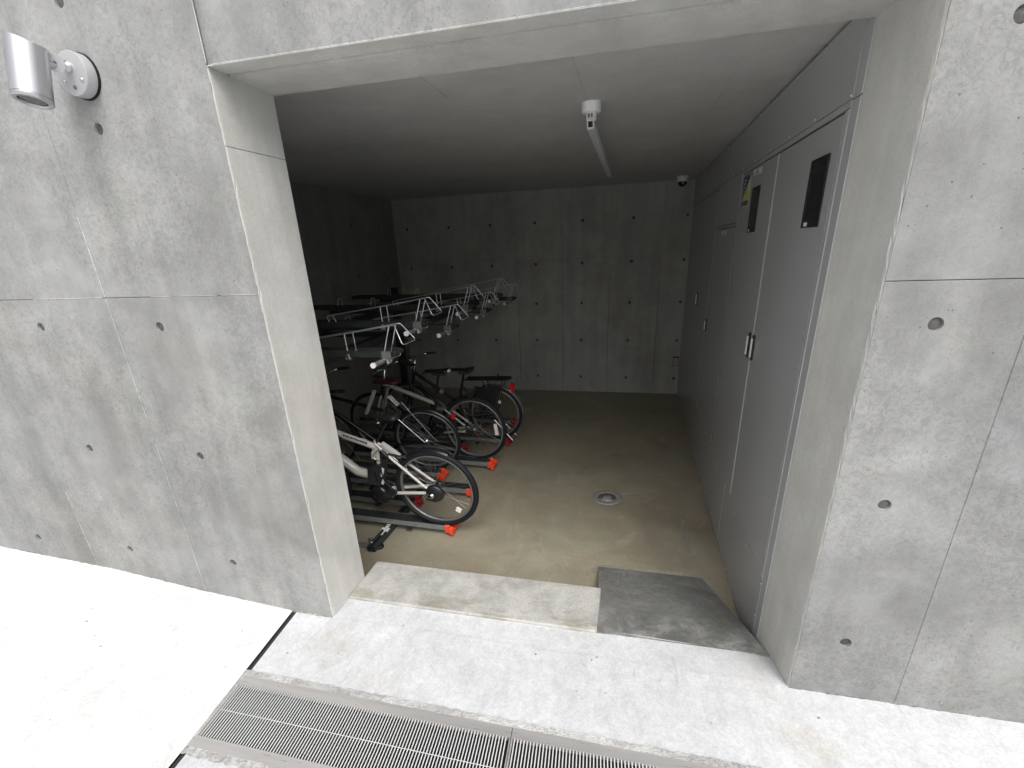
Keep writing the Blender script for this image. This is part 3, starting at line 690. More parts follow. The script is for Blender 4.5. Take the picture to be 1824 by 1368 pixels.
arm.tube([(0, -0.085, 0.020), (-0.004, -0.115, 0.010), (0.004, -0.15, -0.002)], 0.013, 12); arm.build('arm', M_ALU, wlp)
kn = MB().cyl((-0.004, -0.098, 0.022), (0.72, -0.62, -0.3), 0.030, 0.017, 28).build('knuckle', M_ALUP, wlp)
MB().cyl((0.0082, -0.1087, 0.0170), (0.72, -0.62, -0.3), 0.006, 0.0014, 6).build('bolt', M_SLATE, kn)
# body: cylinder tilted out at the bottom, slanted top
AX = Vector((0.02, 0.225, 0.974)).normalized(); LC = Vector((-0.022, -0.2145, -0.128))
e1 = Vector((1, 0, 0)); e1 = (e1 - AX * e1.dot(AX)).normalized(); e2 = AX.cross(e1); RB = 0.0605; SEG = 56
lb = MB(); vsb = []
for k in range(SEG):
    a = 2 * PI * k / SEG; dv = e1 * math.cos(a) + e2 * math.sin(a)
    h = 0.206 + 0.024 * math.cos(a + PI) + 0.006 * math.sin(a)
    for (rr, hh) in ((RB, 0.012), (RB, h), (RB - .0035, h), (RB - .0035, h - .03)): vsb.append(LC + AX * hh + dv * rr)
fsb = []
for k in range(SEG):
    a = 4 * k; b = 4 * ((k + 1) % SEG)
    for i in range(3): fsb.append((a + i, b + i, b + i + 1, a + i + 1))
lb.add(vsb, fsb, True)
body = lb.build('lamp_body', M_ALU, wlp)
for pl in body.data.polygons: pl.use_smooth = True
body.data.set_sharp_from_angle(angle=math.radians(40))
MB().lathe([(RB - .002, .17), (1e-5, .17)], LC, AX, 40).build('top_cap', M_ALU, body)
rg_ = MB().lathe([(RB, 0.0105), (RB + .0005, 0.0), (RB - .004, -.003), (0.045, -.003), (0.043, 0.0), (0.043, 0.012)], LC, AX, 56).build('lens_ring', M_ALU, wlp)
MB().lathe([(0.0435, 0.004), (0.039, 0.003)], LC, AX, 48).build('seal', M_RUBBER, rg_)
MB().lathe([(0.0395, 0.0035), (1e-5, 0.0035)], LC, AX, 48).build('lens', M_LENS, wlp)

# ================================================================== BICYCLE RACKS
# ---- floor level rails
def floor_rail(y, xe, label, capm):
    g = thing('floor_rail', label, 'bike rail', (xe, y, ZF), 'floor level bicycle rails')
    L = 1.75; tilt = 0.022
    def ch(pts): return pts
    m = MB()
    sec = [(-0.060, 0.105), (-0.055, 0.105), (-0.055, 0.070), (0.055, 0.070), (0.055, 0.105), (0.060, 0.105), (0.060, 0.060), (-0.060, 0.060)]
    A = [(-0.03, a, b) for a, b in sec]; B_ = [(-L, a, b + tilt * L) for a, b in sec]; n = len(sec)
    m.add(A + B_, [tuple(range(n)), tuple(range(2 * n - 1, n - 1, -1))] + [(i, i + n, (i + 1) % n + n, (i + 1) % n) for i in range(n)])
    m.build('channel', M_GALV, g)
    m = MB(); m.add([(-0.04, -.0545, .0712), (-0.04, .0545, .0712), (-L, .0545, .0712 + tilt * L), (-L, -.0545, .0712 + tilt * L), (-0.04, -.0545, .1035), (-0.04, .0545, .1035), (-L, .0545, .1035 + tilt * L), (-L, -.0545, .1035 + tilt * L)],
                    [(0, 1, 2, 3), (0, 3, 7, 4), (1, 2, 6, 5)]); m.build('trough_shade', M_GALVD, g)  # dark inner sheet paints the shade inside the trough
    c = MB()
    for s in (-1, 1):
        c.prism([(-0.055, 0.052 * s, 0.045), (-0.055, 0.072 * s, 0.045), (-0.055, 0.072 * s, 0.105), (-0.055, 0.06 * s, 0.118), (-0.055, 0.048 * s, 0.10)], (0, 0, 0), (0.05, 0, 0))
        c.prism([(-0.005, 0.050 * s, 0.035), (-0.005, 0.080 * s, 0.030), (-0.005, 0.080 * s, 0.085), (-0.005, 0.055 * s, 0.10)], (0, 0, 0), (0.035, 0, 0))
    c.box(-0.055, 0.03, -0.052, 0.052, 0.043, 0.060, .003)
    c.build('end_cap', capm, g).scale = (0.85, 0.92, 0.95)
    MB().box(-0.40, -0.36, -0.07, 0.07, 0.035, 0.058).build('slide_bracket', M_GALVD, g)
    MB().box(-1.2, -1.16, -0.07, 0.07, 0.05, 0.078).build('slide_bracket', M_GALVD, g)
    return g
ord_ = ['first', 'second', 'third', 'fourth', 'fifth', 'sixth', 'seventh', 'eighth', 'ninth']
def railname(k): return ord_[k] + ' from the doorway'
rail_defs = [(1.355, 0.235, 'bright orange capped floor rail nearest the doorway under the white bicycle'),
             (1.68, -0.235, 'pushed back empty floor rail behind the rear wheel of the near white bicycle'),
             (2.00, 0.205, 'empty orange capped floor rail just past the near white bicycle'),
             (2.29, -0.21, 'pushed back floor rail carrying the black bicycle with the maroon saddle'),
             (2.62, 0.235, 'orange capped floor rail under the middle white framed bicycle'),
             (2.97, -0.22, 'pushed back empty floor rail between the middle and the farthest bicycle'),
             (3.28, 0.245, 'shade darkened orange capped floor rail under the farthest bicycle with chrome mudguard'),
             (3.61, -0.22, 'pushed back floor rail just behind the farthest bicycle'),
             (3.94, 0.17, 'last floor rail toward the back wall')]
for k, (y, xe, lab) in enumerate(rail_defs): floor_rail(y, xe, lab, M_ORANGE_DIM if k in (1, 5, 6, 7, 8) else M_ORANGE)

# ---- base frame
bf = thing('bicycle_rack', 'dark steel two tier bicycle rack frame standing on a round rubber foot', 'bicycle rack', (-0.35, 1.0, ZF))
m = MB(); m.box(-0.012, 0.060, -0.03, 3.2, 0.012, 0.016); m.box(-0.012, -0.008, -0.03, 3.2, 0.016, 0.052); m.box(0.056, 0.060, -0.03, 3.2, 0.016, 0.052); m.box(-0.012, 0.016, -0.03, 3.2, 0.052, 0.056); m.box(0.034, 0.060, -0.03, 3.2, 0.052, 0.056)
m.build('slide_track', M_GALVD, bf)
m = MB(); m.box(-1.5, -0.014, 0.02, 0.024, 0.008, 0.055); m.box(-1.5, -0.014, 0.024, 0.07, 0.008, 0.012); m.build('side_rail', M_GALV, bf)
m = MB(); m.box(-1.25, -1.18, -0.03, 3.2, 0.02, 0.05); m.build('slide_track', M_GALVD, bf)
MB().lathe([(0.036, 0.0), (0.038, 0.006), (0.034, 0.022), (0.012, 0.026), (1e-5, 0.026)], (0.052, 0.05, 0.0), (0, 0, 1), 24).build('foot', M_RUBBER, bf)
MB().lathe([(0.008, 0), (0.006, 0.005), (1e-5, 0.006)], (0.0, 0.03, 0.057), (0, 0, 1), 10).build('bolt', M_STEEL, bf)
MB().box(-0.045, -0.016, 0.055, 0.075, 0.05, 0.075, .002).build('bracket', M_STEEL, bf)
pl_ = MB(); pl_.prism([(0.0, 0.335, .0), (0.034, 0.335, 0.0), (0.044, 0.25, 0.0), (0.012, 0.25, 0.0)], (-0.006, 0, 0.0575), (0, 0, 0.003))
pl_.prism([(-0.012, 0.25, 0.0), (0.060, 0.248, 0.0), (0.066, 0.19, -0.004), (0.05, 0.165, -0.02), (0.012, 0.165, -0.02), (-0.006, 0.2, -0.004)], (-0.006, 0, 0.0575), (0, 0, 0.003))
pn = pl_.build('number_plate', M_TAG, bf)
t = link('lettering', text_mesh('17', 0.05), pn); t.location = (0.017, 0.293, 0.0615); t.rotation_euler = (0, 0, PI / 2)

# ---- upper trays
def rnd_path(pts, r=0.02, n=4):
    P = [Vector(p) for p in pts]; out = [P[0]]
    for i in range(1, len(P) - 1):
        a = (P[i - 1] - P[i]); b = (P[i + 1] - P[i]); rr = min(r, a.length * .45, b.length * .45)
        s, e = P[i] + a.normalized() * rr, P[i] + b.normalized() * rr
        for k in range(n + 1):
            t = k / n; out.append(s * (1 - t) ** 2 + P[i] * 2 * t * (1 - t) + e * t * t)
    return out + [P[-1]]
def make_tray():
    g = thing('upper_tray', '', 'bike tray', (0, 0, 0), 'upper tier sliding bicycle trays')
    yc = 0.17
    m = MB(); w = 0.055
    sec = [(-w - .004, 0.07), (-w, 0.07), (-w, 0.034), (w, 0.034), (w, 0.07), (w + .004, 0.07), (w + .004, 0.028), (-w - .004, 0.028)]
    A = [(0.075, yc + a, b) for a, b in sec]; B_ = [(-1.85, yc + a, b + 0.01) for a, b in sec]; n = len(sec)
    m.add(A + B_, [tuple(range(n)), tuple(range(2 * n - 1, n - 1, -1))] + [(i, i + n, (i + 1) % n + n, (i + 1) % n) for i in range(n)])
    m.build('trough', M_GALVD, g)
    # end shoe
    m = MB(); m.box(0.01, 0.085, yc - .062, yc + .062, 0.022, 0.027, .001); m.box(0.01, 0.078, yc - .0645, yc - .0600, 0.027, 0.072, .001); m.box(0.01, 0.078, yc + .0600, yc + .0645, 0.027, 0.072, .001)
    m.build('end_shoe', M_GALVM, g)
    m = MB(); m.tube([(0.074, yc - .02, 0.048), (0.082, yc + .05, 0.050), (0.085, yc + .085, 0.050)], 0.018, 12); m.build('end_roller', M_GALVD, g)
    # handle bar with white plugs
    h = MB().tube([(0, 0.006, 0), (0, 0.36, 0)], 0.0165, 16).build('handle', M_GALV, g)
    e = MB(); e.cyl((0, -0.004, 0), (0, 1, 0), 0.0185, 0.012, 18); e.build('end_plug', M_WHITE, h)
    e = MB(); e.cyl((0, 0.357, 0), (0, 1, 0), 0.0185, 0.012, 18); e.build('end_plug', M_TAG, h)
    # wire guide frames
    wr = 0.0038
    gf = MB(); y1, y2 = yc - .04, yc + .04
    for s, yy in ((-1, y1), (1, y2)):
        path = [(-0.70, yy, 0.04), (-0.735, yy, 0.115), (-0.20, yy, 0.190), (0.10, yy, 0.238), (0.122, yy + .004 * s, 0.238), (0.185, yy + .055 * s, 0.135)]
        if s < 0: p1 = rnd_path(path, .018)
        else: p2 = rnd_path(path, .018)
    loop = p1 + [Vector((0.192, yc - .090, 0.124)), Vector((0.194, yc - .075, 0.121)), Vector((0.194, yc + .075, 0.121)), Vector((0.192, yc + .090, 0.124))] + p2[::-1]
    gf.tube(loop, wr, 7)
    gf.build('guide_wire', M_WIRE, g)
    for (xb, xt, zb, zt_) in ((0.02, 0.085, 0.02, 0.232), (-0.245, -0.25, 0.03, 0.182)):
        for yy in (y1 - .012, y2 + .012):
            l = MB().tube(rnd_path([(xb, yy, zb), (xb + (xt - xb) * .1, yy, zb + .04), (xt, yy, zt_)], .02), 0.0042, 8).build('leg', M_WIRE, g)
            MB().box(xb - .011, xb + .011, yy - .009, yy + .006, zb - .012, zb + .022, .003).build('clip', M_STEEL, l)
    # wheel holders deep in the rack
    for xb in (-0.98, -1.36):
        q = MB(); q.tube(rnd_path([(xb, y1, 0.03), (xb + .012, y1, 0.145), (xb + .012, y2, 0.145), (xb, y2, 0.03)], .02), 0.0038, 6)
        q.build('wheel_holder', M_WIRE, g)
    MB().box(-0.272, -0.232, yc - .055, yc - .03, 0.008, 0.028, .004).build('roller', M_GALV, g)
    # plate hanging below the handle
    q = MB(); q.prism([(0.030, yc - .045, 0.026), (0.030, yc + .03, 0.026), (0.030, yc + .038, 0.002), (0.030, yc + .02, -0.02), (0.030, yc - .035, -0.02)], (0, 0, 0), (0.003, 0, 0))
    q.build('number_plate', M_TAG, g)
    return g
proto = make_tray()
ups = [(0.87, 0.862), (1.40, 0.977), (2.02, 0.853), (2.53, 0.970), (3.11, 0.857), (3.63, 0.968), (4.33, 0.858)]
tl = ['nearest upper bicycle tray over the near white bicycle with big white plug', 'second upper bicycle tray raised and marked 13',
      'third upper bicycle tray sitting lower and marked 11', 'fourth upper bicycle tray counted from the doorway, raised', 'fifth upper bicycle tray counted from the doorway, low',
      'sixth upper bicycle tray counted from the doorway, raised', 'farthest upper bicycle tray close to the back wall']
nums = ['15', '13', '11', None, None, None, None]
for k, (y, z) in enumerate(ups):
    g = proto if k == 0 else copy_tree(proto)
    g.location = (0.0, y, z); g['label'] = tl[k]
    if nums[k]:
        np_ = [c for c in g.children if c.name.startswith('number_plate')][0]
        t = link('lettering', text_mesh(nums[k], 0.05), np_); t.location = (0.0337, 0.17 - .004, 0.003); t.rotation_euler = (PI / 2, 0, PI / 2)
# ---- frame carrying the upper trays
RX, RY = -1.7 + 0.35, 0.75 - 1.0
for yy in (0.0, 2.1, 4.35): MB().box(RX - 0.30, RX - 0.20, RY + yy - .04, RY + yy + .04, 0, 1.75, .004).build('post', M_GALVD, bf)
for (xx, zz) in ((0.0, 1.50), (1.0, 1.50)): MB().box(RX + xx - .04, RX + xx + .04, RY - 0.1, RY + 4.6, zz - .05, zz + .02, .003).build('beam', M_GALVD, bf)
for yy in (0.0, 2.1, 4.35): MB().box(RX - 0.20, RX + 1.05, RY + yy - .025, RY + yy + .025, 1.40, 1.449, .003).build('bracket_arm', M_GALVD, bf)

# ================================================================== BICYCLES (parked along x, rear wheels towards the doorway side)
tyre_c, rim_c, spk_c = {}, {}, {}
def wheel(par, c, R, tw=0.019, rimm=None, spokes=28):
    """rim mesh is the part 'wheel'; tyre, spokes, hub are its sub-parts"""
    key = (round(R, 3), round(tw, 3), spokes)
    ax = (0, 1, 0)
    if key not in tyre_c:
        t = MB(); t.lathe([(R - tw + tw * math.cos(a), tw * math.sin(a)) for a in [2 * PI * i / 10 for i in range(10)]], (0, 0, 0), ax, 56, True, True)
        tyre_c[key] = t.mesh('tyre', M_RUBBER)
        ri = R - 2 * tw + .004
        q = MB(); q.lathe([(ri, -.011), (ri, .011), (ri - .016, .011), (ri - .020, 0), (ri - .016, -.011)], (0, 0, 0), ax, 56, True, True)
        rim_c[key] = q.mesh('wheel', M_RIM)
        s = MB()
        for k in range(spokes):
            a = 2 * PI * k / spokes; sd = 1 if k % 2 else -1; b = a + (0.9 if (k // 2) % 2 else -0.9)
            s.tube([(0.022 * math.cos(b), sd * 0.028, 0.022 * math.sin(b)), ((ri - .017) * math.cos(a), 0, (ri - .017) * math.sin(a))], 0.0013, 4, cap=False)
        spk_c[key] = s.mesh('spokes', M_SPOKE)
    w = link('wheel', rim_c[key], par); w.location = c
    if rimm: w.material_slots[0].link = 'OBJECT'; w.material_slots[0].material = rimm
    link('tyre', tyre_c[key], w); o = link('spokes', spk_c[key], w); o['kind'] = 'stuff'
    MB().tube([(0, -0.06, 0), (0, -0.034, 0), (0, -0.033, 0), (0, 0.033, 0), (0, 0.034, 0), (0, 0.06, 0)], [.006, .006, .024, .024, .006, .006], 14).build('hub', M_CHROME, w)
    return w
def saddle(par, c, m_, L=0.27):
    s = MB(); prof = [(-L * .55, .010, .0), (-L * .35, .018, .004), (-L * .05, .030, .006), (L * .2, .066, .012), (L * .38, .078, .02), (L * .45, .06, .022)]
    vs_ = []; n = 10
    for (x, hw, zz) in prof:
        for k in range(n):
            a = 2 * PI * k / n; vs_.append((c[0] + x, c[1] + hw * math.cos(a), c[2] + zz + (0.020 * math.sin(a) if math.sin(a) > 0 else 0.034 * math.sin(a) * (0.5 + .5 * hw / .078))))
    fs_ = [(i * n + k, i * n + (k + 1) % n, (i + 1) * n + (k + 1) % n, (i + 1) * n + k) for i in range(len(prof) - 1) for k in range(n)]
    s.add(vs_, fs_ + [tuple(range(n)), tuple(range((len(prof) - 1) * n, len(prof) * n))], True); return s.build('saddle', m_, par)
def mudguard(par, c, R, a0, a1, m_, w=0.026):
    g = MB(); n = 26; vs_ = []
    for i in range(n + 1):
        a = math.radians(a0 + (a1 - a0) * i / n)
        for (dy, dr) in ((-w, -.012), (-w * .7, 0), (0, .006), (w * .7, 0), (w, -.012)):
            vs_.append((c[0] + (R + dr) * math.cos(a), c[1] + dy, c[2] + (R + dr) * math.sin(a)))
    g.add(vs_, [(i * 5 + k, i * 5 + k + 1, (i + 1) * 5 + k + 1, (i + 1) * 5 + k) for i in range(n) for k in range(4)], True)
    return g.build('mudguard', m_, par)
def bike(label, base, hub, R, bb, sc, hd_t, hd_b, fh, frame_m, saddle_m, sad, tt=0.017, dt=0.022, hb_z=None, tw=0.019, stay=0.0085, rimm=None, spokes=28, step=False, dpath=None, cs=.012, lean=0.0, yaw=0.0, tops=None):
    g = thing('bicycle', label, 'bicycle', (base[0], base[1], ZF), 'bicycles parked in the rack'); g.rotation_euler = (lean, 0, yaw)
    L = lambda x, dy, z: (x - hub[0], dy, z)
    fr = MB(); V = lambda p, dy=0.0: L(p[0], dy, p[1])
    hdir = Vector((hd_t[0] - hd_b[0], hd_t[1] - hd_b[1])).normalized()
    fr.tube([V(hd_b), V(hd_t)], 0.021, 14)
    tb = (sc[0] + (bb[0] - sc[0]) * .08, sc[1] + (bb[1] - sc[1]) * .08)
    if step: tb = (sc[0] + (bb[0] - sc[0]) * .55, sc[1] + (bb[1] - sc[1]) * .55)
    fr.tube([V((hd_t[0] - hdir.x * .035, hd_t[1] - hdir.y * .035)), V(tb)], [tt * 1.1, tt], 14)
    fr.tube([V((hd_b[0] + hdir.x * .03, hd_b[1] + hdir.y * .03))] + ([V(q) for q in dpath] if dpath else [V(bb)]), dt, 14)
    fr.tube([V(bb), V((sc[0] + (sc[0] - bb[0]) * .05, sc[1] + (sc[1] - bb[1]) * .05))], 0.0165, 14)
    fr.tube([V(bb, -.035), V(bb, .035)], 0.024, 14)
    for s in (-1, 1):
        fr.tube([V(sc, .012 * s), V((sc[0] + (hub[0] - sc[0]) * .25, sc[1] + (hub[1] - sc[1]) * .25), .034 * s), V((sc[0] + (hub[0] - sc[0]) * .8, sc[1] + (hub[1] - sc[1]) * .82), .055 * s), V(hub, .06 * s)], stay, 10)
        fr.tube([V(bb, .03 * s), V((bb[0] + (hub[0] - bb[0]) * .25, bb[1] + (hub[1] - bb[1]) * .25), .04 * s), V(hub, .058 * s)], [cs, cs, cs * .78], 10)
    mid = (sc[0] + (hub[0] - sc[0]) * .27, sc[1] + (hub[1] - sc[1]) * .27)
    fr.tube([V(mid, -.034), V(mid, .034)], stay, 8)
    fo = fr.build('frame', frame_m, g)
    if tops:      # pale upper tubes on a dark frame
        q = MB(); q.tube([V((hd_t[0] - hdir.x * .035, hd_t[1] - hdir.y * .035)), V(tb)], [tt * 1.13, tt * 1.03], 14); q.build('top_tube', tops, fo)
        for s in (-1, 1):
            q = MB(); q.tube([V((sc[0] + (hub[0] - sc[0]) * .25, sc[1] + (hub[1] - sc[1]) * .25), .034 * s), V((sc[0] + (hub[0] - sc[0]) * .8, sc[1] + (hub[1] - sc[1]) * .82), .055 * s)], stay * 1.15, 10); q.build('seat_stay', tops, fo)
            q = MB(); q.tube([V((bb[0] * .75, bb[1] + (hub[1] - bb[1]) * .25), .042 * s), V((bb[0] * .15, bb[1] + (hub[1] - bb[1]) * .85), .057 * s)], cs * 1.1, 10); q.build('chain_stay', tops, fo)
    fk = MB(); crown = (hd_b[0] - hdir.x * .02, hd_b[1] - hdir.y * .02)
    fk.tube([V(hd_b), V(crown)], .02, 12)
    for s in (-1, 1): fk.tube([V(crown, .01 * s), V((crown[0] - hdir.x * .04, crown[1] - hdir.y * .04), .04 * s), V(((crown[0] * .3 + fh[0] * .7), crown[1] * .3 + fh[1] * .7), .05 * s), V(fh, .052 * s)], [.014, .014, .012, .009], 10)
    fk.build('fork', tops or frame_m, g)
    wheel(g, V(hub), R, tw, rimm, spokes); wheel(g, V(fh), R, tw, rimm, spokes)
    sp = MB(); sp.tube([V(sc), V((sad[0], sad[1] - .045))], 0.0135, 12); sp.tube([V((sad[0] - .07, sad[1] - .03), -.018), V((sad[0] + .08, sad[1] - .035), -.02)], .0035, 6); sp.tube([V((sad[0] - .07, sad[1] - .03), .018), V((sad[0] + .08, sad[1] - .035), .02)], .0035, 6)
    sp.build('seat_post', M_BLKPAINT if saddle_m is M_BLACK else M_RIM, g)
    saddle(g, V(sad), saddle_m)
    hz = hb_z or hd_t[1] + .12; hx = hd_t[0] + hdir.x * .1
    hb = MB(); hb.tube([V(hd_t), V((hd_t[0] + hdir.x * (hz - hd_t[1]), hz - .005)), V((hx - .06, hz))], .014, 12)
    hb.tube(rnd_path([V((hx + .14, hz + .02), -.29), V((hx, hz + .015), -.26), V((hx - .06, hz), -.06), V((hx - .06, hz), .06), V((hx, hz + .015), .26), V((hx + .14, hz + .02), .29)], .05), .011, 10)
    h_ = hb.build('handlebar', M_CHROME, g)
    for s in (-1, 1): MB().tube([V((hx + .03, hz + .017), .268 * s), V((hx + .15, hz + .0205), .292 * s)], .0155, 10).build('grip', M_BLACK, h_)
    cb = MB()
    for s in (-1, 1): cb.tube(rnd_path([V((hx, hz), .1 * s), V((hx - .14, hz + .04), .08 * s), V((hx - .15, hz - .12), .03 * s), V((hd_t[0] - .01, hd_t[1] - .06), .024 * s)], .08), .003, 6)
    cb.build('cable', M_BLACK, g)
    cr = MB(); cr.lathe([(0.012, .046), (.088, .046), (.09, .049), (.088, .052), (.012, .052)], V(bb), (0, 1, 0), 32)
    cr.tube([V(bb, .055), V((bb[0] - .15, bb[1] - .06), .068)], .0095, 8); cr.tube([V(bb, -.055), V((bb[0] + .15, bb[1] + .06), -.068)], .0095, 8); cr.tube([V(bb, -.06), V(bb, .06)], .012, 10)
    c_ = cr.build('crank', M_BLKPAINT, g)
    for s, px, pz in ((1, -.15, -.06), (-1, .15, .06)): MB().box(bb[0] + px - .045 - hub[0], bb[0] + px + .045 - hub[0], min(.078 * s, .165 * s), max(.078 * s, .165 * s), bb[1] + pz - .011, bb[1] + pz + .011, .004).build('pedal', M_BLACK, c_)
    cg = MB()
    for zz in (.045, -.045): cg.tube([V((bb[0], bb[1] + zz * 1.9), .049), V((hub[0], hub[1] + zz * .8), .049)], .004, 6)
    cg.lathe([(.012, .042), (.036, .042), (.036, .052), (.012, .052)], V(hub), (0, 1, 0), 20); cg.build('chain', M_BLKPAINT, g)
    return g, L
def z_(v): return v - ZF
# --- near white bicycle
SH = lambda pts: pts
b1, L = bike('near white framed electric bicycle with black motor pack, rear wheel towards the doorway', (0.146, 1.36), (0, 0.442), 0.365, (-0.51, 0.37), (-0.468, 0.835), (-1.035, 1.01), (-1.075, 0.83), (-1.17, 0.442), M_OFFW, M_BLACK, (-0.335, 1.075), tt=.026, dt=.040, tw=.024, stay=.0115, cs=.0155, spokes=30, dpath=[(-.735, .575), (-.70, .545), (-.58, .525)], lean=.11, yaw=-.035)
mudguard(b1, L(0, 0, 0.442), .378, 66, 150, M_BLKPAINT, .026)
q = MB(); q.prism([L(-.562, -.058, .625), L(-.425, -.058, .66), L(-.49, -.058, .455), L(-.592, -.058, .47)], (0, 0, 0), (0, .116, 0)); bt = q.build('battery', M_GALVD, b1)
q = MB(); q.box(-.505, -.495, -.061, -.057, .50, .60, .001); q.build('trim', M_BLKPAINT, bt)
q = MB(); q.lathe([(1e-5, -.075), (.075, -.07), (.088, -.05), (.088, .03), (.07, .045), (1e-5, .045)], (-0.51, 0, 0.36), (0, 1, 0), 24); q.build('motor', M_BLKPAINT, b1)
q = MB(); q.lathe([(1e-5, -.084), (.066, -.080), (.076, -.070), (.078, -.048), (.02, -.044)], (.012, 0, 0.442), (0, 1, 0), 32); hb1 = q.build('hub_brake', M_BLACK, b1)
q = MB(); q.lathe([(.020, -.084), (.018, -.094), (1e-5, -.096)], (-.006, 0, .432), (0, 1, 0), 14); q.box(-.075, .0, -.094, -.086, .408, .420, .003); q.tube([(-.055, -.09, .425), (-.03, -.1, .455), (0, -.096, .44)], .007, 8); q.build('axle_nut', M_CHROME, hb1)
q = MB(); q.prism([(-.075, -.086, .42), (.03, -.086, .405), (.02, -.086, .37), (-.06, -.086, .385)], (0, 0, 0), (0, .01, 0)); q.build('brake_arm', M_BLACK, hb1)
q = MB(); q.prism([L(-.49, -.018, .80), L(-.455, -.018, .775), L(-.48, -.018, .70), L(-.53, -.018, .69), L(-.52, -.018, .75)], (0, 0, 0), (0, .036, 0)); q.build('frame_gusset', M_OFFW, b1)
q = MB(); q.prism([L(-.41, -.018, .845), L(-.395, -.018, .80), L(-.31, -.018, .735), L(-.27, -.018, .74), L(-.345, -.018, .80)], (0, 0, 0), (0, .036, 0)); q.build('stay_bridge', M_OFFW, b1)
q = MB(); q.prism([L(-.425, -.06, .645), L(-.405, -.06, .63), L(-.435, -.06, .55), L(-.455, -.06, .56)], (0, 0, 0), (0, .003, 0)); q.prism([L(-.44, -.06, .535), L(-.42, -.06, .52), L(-.445, -.06, .475), L(-.465, -.06, .485)], (0, 0, 0), (0, .003, 0)); q.build('battery_label', M_TAG, b1)
q = MB(); q.tube(rnd_path([L(-.40, -.04, .80), L(-.33, -.06, .76), L(-.44, -.065, .66), L(-.42, -.065, .50), L(-.36, -.06, .44)], .08), .006, 8); q.tube(rnd_path([L(-.36, -.03, .76), L(-.27, -.045, .76), L(-.20, -.035, .74)], .03), .008, 8); q.build('brake_cable', M_BLACK, b1)
q = MB(); q.tube(rnd_path([L(-1.0, -.03, 1.0), L(-.85, -.05, .985), L(-.70, -.04, .84), L(-.62, -.05, .70)], .1), .004, 6); q.build('gear_cable', M_BLACK, b1)
q = MB(); q.tube(rnd_path([L(-.43, -.03, .80), L(-.50, -.05, .735), L(-.46, -.05, .70), L(-.37, -.05, .71)], .03), .004, 6); q.build('lock_wire', M_CHROME, b1)
q = MB(); q.prism([L(.145, -.014, .255), L(.185, -.014, .235), L(.20, -.014, .265), L(.16, -.014, .285)], (0, -.004, 0), (0, .02, 0)); q.build('spoke_reflector', M_AMBER, b1)
q = MB()
for k in range(10):
    x0_, z0_ = -.735 + .021 * k, .905 - .0064 * k
    q.prism([L(x0_, -.0275, z0_ + .004), L(x0_ + .015, -.0275, z0_), L(x0_ + .011, -.0275, z0_ - .010 - .003 * (k % 2)), L(x0_ - .004, -.0275, z0_ - .006)], (0, 0, 0), (0, .004, 0))
q.build('lettering', M_INK, b1)
q = MB(); q.prism([L(-.60, -.02, .862), L(-.56, -.02, .85), L(-.565, -.02, .83), L(-.585, -.02, .825)], (0, 0, 0), (0, .04, 0)); q.build('cable_guide', M_OFFW, b1)
# --- black bicycle pushed back, maroon saddle
b2, L = bike('black framed bicycle with dark maroon saddle and grey rimmed rear wheel, pushed further back', (-0.374, 2.40), (0, 0.437), 0.362, (-0.53, 0.36), (-0.385, 0.80), (-1.02, 0.97), (-1.06, 0.79), (-1.16, 0.437), M_BLKPAINT, M_MAROON, (-0.30, 1.085), tw=.019, spokes=32, lean=.16, yaw=.045)
mudguard(b2, L(0, 0, 0.437), 0.376, 20, 165, M_BLKPAINT)
q = MB(); q.tube([L(-.53 * .15 - .385 * .85, 0, .74), L(-.315, 0, 1.02)], .0172, 12); q.build('seat_tube_sleeve', M_RIM, b2)
q = MB(); q.box(.30, .335, -.025, .025, .70, .75, .006); q.build('reflector', M_RED, b2)
q = MB(); q.tube([L(-.50, -.06, .36), L(-.30, -.075, .16), L(-.24, -.09, .09)], .009, 8); q.build('kickstand', M_CHROME, b2)
q = MB(); q.tube([L(-.292, -.06, .763), L(.0, -.07, .45)], .0065, 8); q.tube([L(-.17, -.06, .90), L(.14, -.075, .46)], .0028, 6); q.build('carrier_stay', M_CHROME, b2)
q = MB(); q.prism([L(-.315, -.045, .945), L(-.275, -.045, .965), L(-.195, -.045, .865), L(-.235, -.045, .845)], (0, 0, 0), (0, .006, 0)); tg = q.build('tag', M_TAG, b2)
q = MB()
for k in range(5): q.prism([L(-.285 + .017 * k, -.047, .945 - .021 * k), L(-.268 + .017 * k, -.047, .955 - .021 * k), L(-.264 + .017 * k, -.047, .949 - .021 * k), L(-.281 + .017 * k, -.047, .939 - .021 * k)], (0, 0, 0), (0, .002, 0))
q.build('lettering', M_INK, tg)
q = MB(); q.tube([L(-.445, -.03, 1.0), L(-.59, -.03, .745)], .021, 12); q.build('air_pump', M_PALE_DIM, b2)
# --- middle white framed bicycle
b3, L = bike('middle white framed bicycle with black saddle, silver kickstand and long reflector', (0.035, 2.70), (0, 0.445), 0.366, (-0.51, 0.375), (-0.42, 0.745), (-1.01, 0.955), (-1.06, 0.79), (-1.17, 0.445), M_BLKPAINT, M_BLACK, (-0.345, 1.075), tt=.0205, dt=.022, tw=.021, spokes=32, lean=.06, yaw=-.05, tops=M_PALE_DIM)
q = MB(); q.tube([L(-.119, -.065, .304), L(.028, -.07, .349)], .008, 8); q.tube([L(.028, -.07, .349), L(.187, -.07, .342)], [.009, .008], 8); q.build('kickstand', M_CHROME, b3)
q = MB(); q.prism([L(.24, -.014, .395), L(.275, -.014, .40), L(.262, -.014, .525), L(.228, -.014, .52)], (0, -.004, 0), (0, .016, 0)); q.build('spoke_reflector', M_AMBER, b3)
q = MB(); q.box(-.345, -.312, -.03, .03, .84, .885, .006); q.build('seat_clamp', M_RIM, b3)
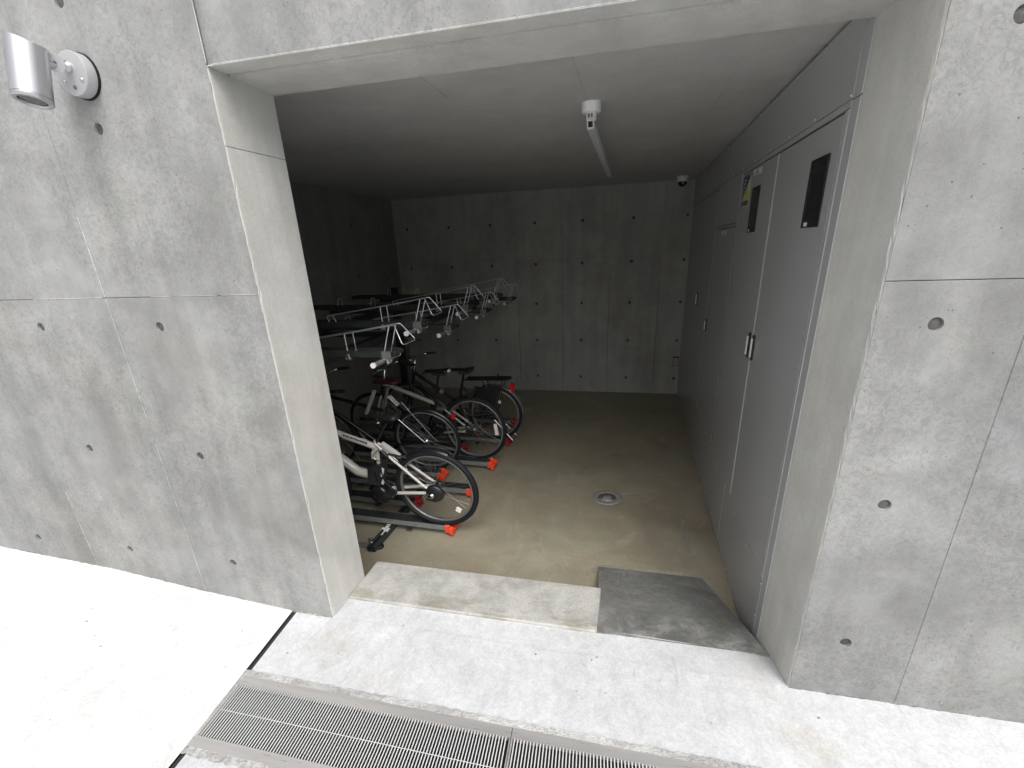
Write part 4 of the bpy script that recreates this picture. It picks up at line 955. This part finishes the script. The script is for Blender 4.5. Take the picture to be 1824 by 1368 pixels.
q = MB(); q.lathe([(1e-5, .02), (.03, .014), (.04, 0), (.03, -.012), (1e-5, -.015)], L(-.243, 0, 1.088), (0, 0, 1), 16); q.build('saddle_patch', M_WHITE, b3)
q = MB(); q.box(-.40, -.29, -.045, .045, .655, .69, .01); q.build('brake_caliper', M_RIM, b3)
mudguard(b3, L(0, 0, 0.445), 0.385, 95, 170, M_BLKPAINT)
q = MB(); q.tube([L(-.05, -.065, .64), L(.03, -.065, .635)], .006, 8); q.tube([L(.05, -.065, .47), L(.10, -.065, .53)], .005, 8); q.build('rear_derailleur', M_CHROME, b3)
# --- farthest city bicycle with carrier and chrome mudguard
b4, L = bike('farthest city bicycle with black rear carrier, chrome mudguard and red reflector', (0.094, 3.31), (0, 0.412), 0.337, (-0.47, 0.34), (-0.40, 0.73), (-1.0, 0.92), (-1.04, 0.76), (-1.14, 0.412), M_BLKPAINT, M_BLACK, (-0.36, 0.93), tw=.021, spokes=32, step=True, lean=.03, yaw=-.04)
mudguard(b4, L(0, 0, 0.412), 0.36, -2, 150, M_CHROME, .03)
cr = MB()
cr.tube(rnd_path([L(-.34, -.06, .83), L(.20, -.07, .85), L(.225, .0, .851), L(.20, .07, .85), L(-.34, .06, .83)], .04), .008, 8)
for yy in (-.035, 0, .035): cr.tube([L(-.33, yy, .831), L(.215, yy, .851)], .005, 6)
for xx in (-.22, -.08, .08): cr.tube([L(xx, -.066, .836), L(xx, .066, .836)], .005, 6)
for s in (-1, 1): cr.tube([L(.14, .068 * s, .847), L(.01, .07 * s, .42)], .006, 8); cr.tube([L(-.11, .066 * s, .84), L(-.005, .07 * s, .42)], .006, 8)
cr_ = cr.build('carrier', M_BLKPAINT, b4)
MB().box(.195, .25, -.03, .03, .705, .785, .008).build('reflector', M_RED, cr_)
q = MB(); q.tube([L(.01, -.07, .35), L(.23, -.08, .10)], .009, 8); q.tube([L(.01, .07, .35), L(.23, .08, .10)], .009, 8); q.tube([L(.23, -.09, .10), L(.23, .09, .10)], .009, 8); q.build('stand', M_CHROME, b4)
q = MB(); q.box(.05, .085, -.024, -.014, .545, .58, .004); q.build('spoke_reflector', M_AMBER, b4)
q = MB(); q.prism([L(-.22, -.062, .76), L(.09, -.062, .735), L(.0, -.062, .46), L(-.16, -.062, .45)], (0, 0, 0), (0, .004, 0)); q.build('skirt_guard', M_BLACK, b4)
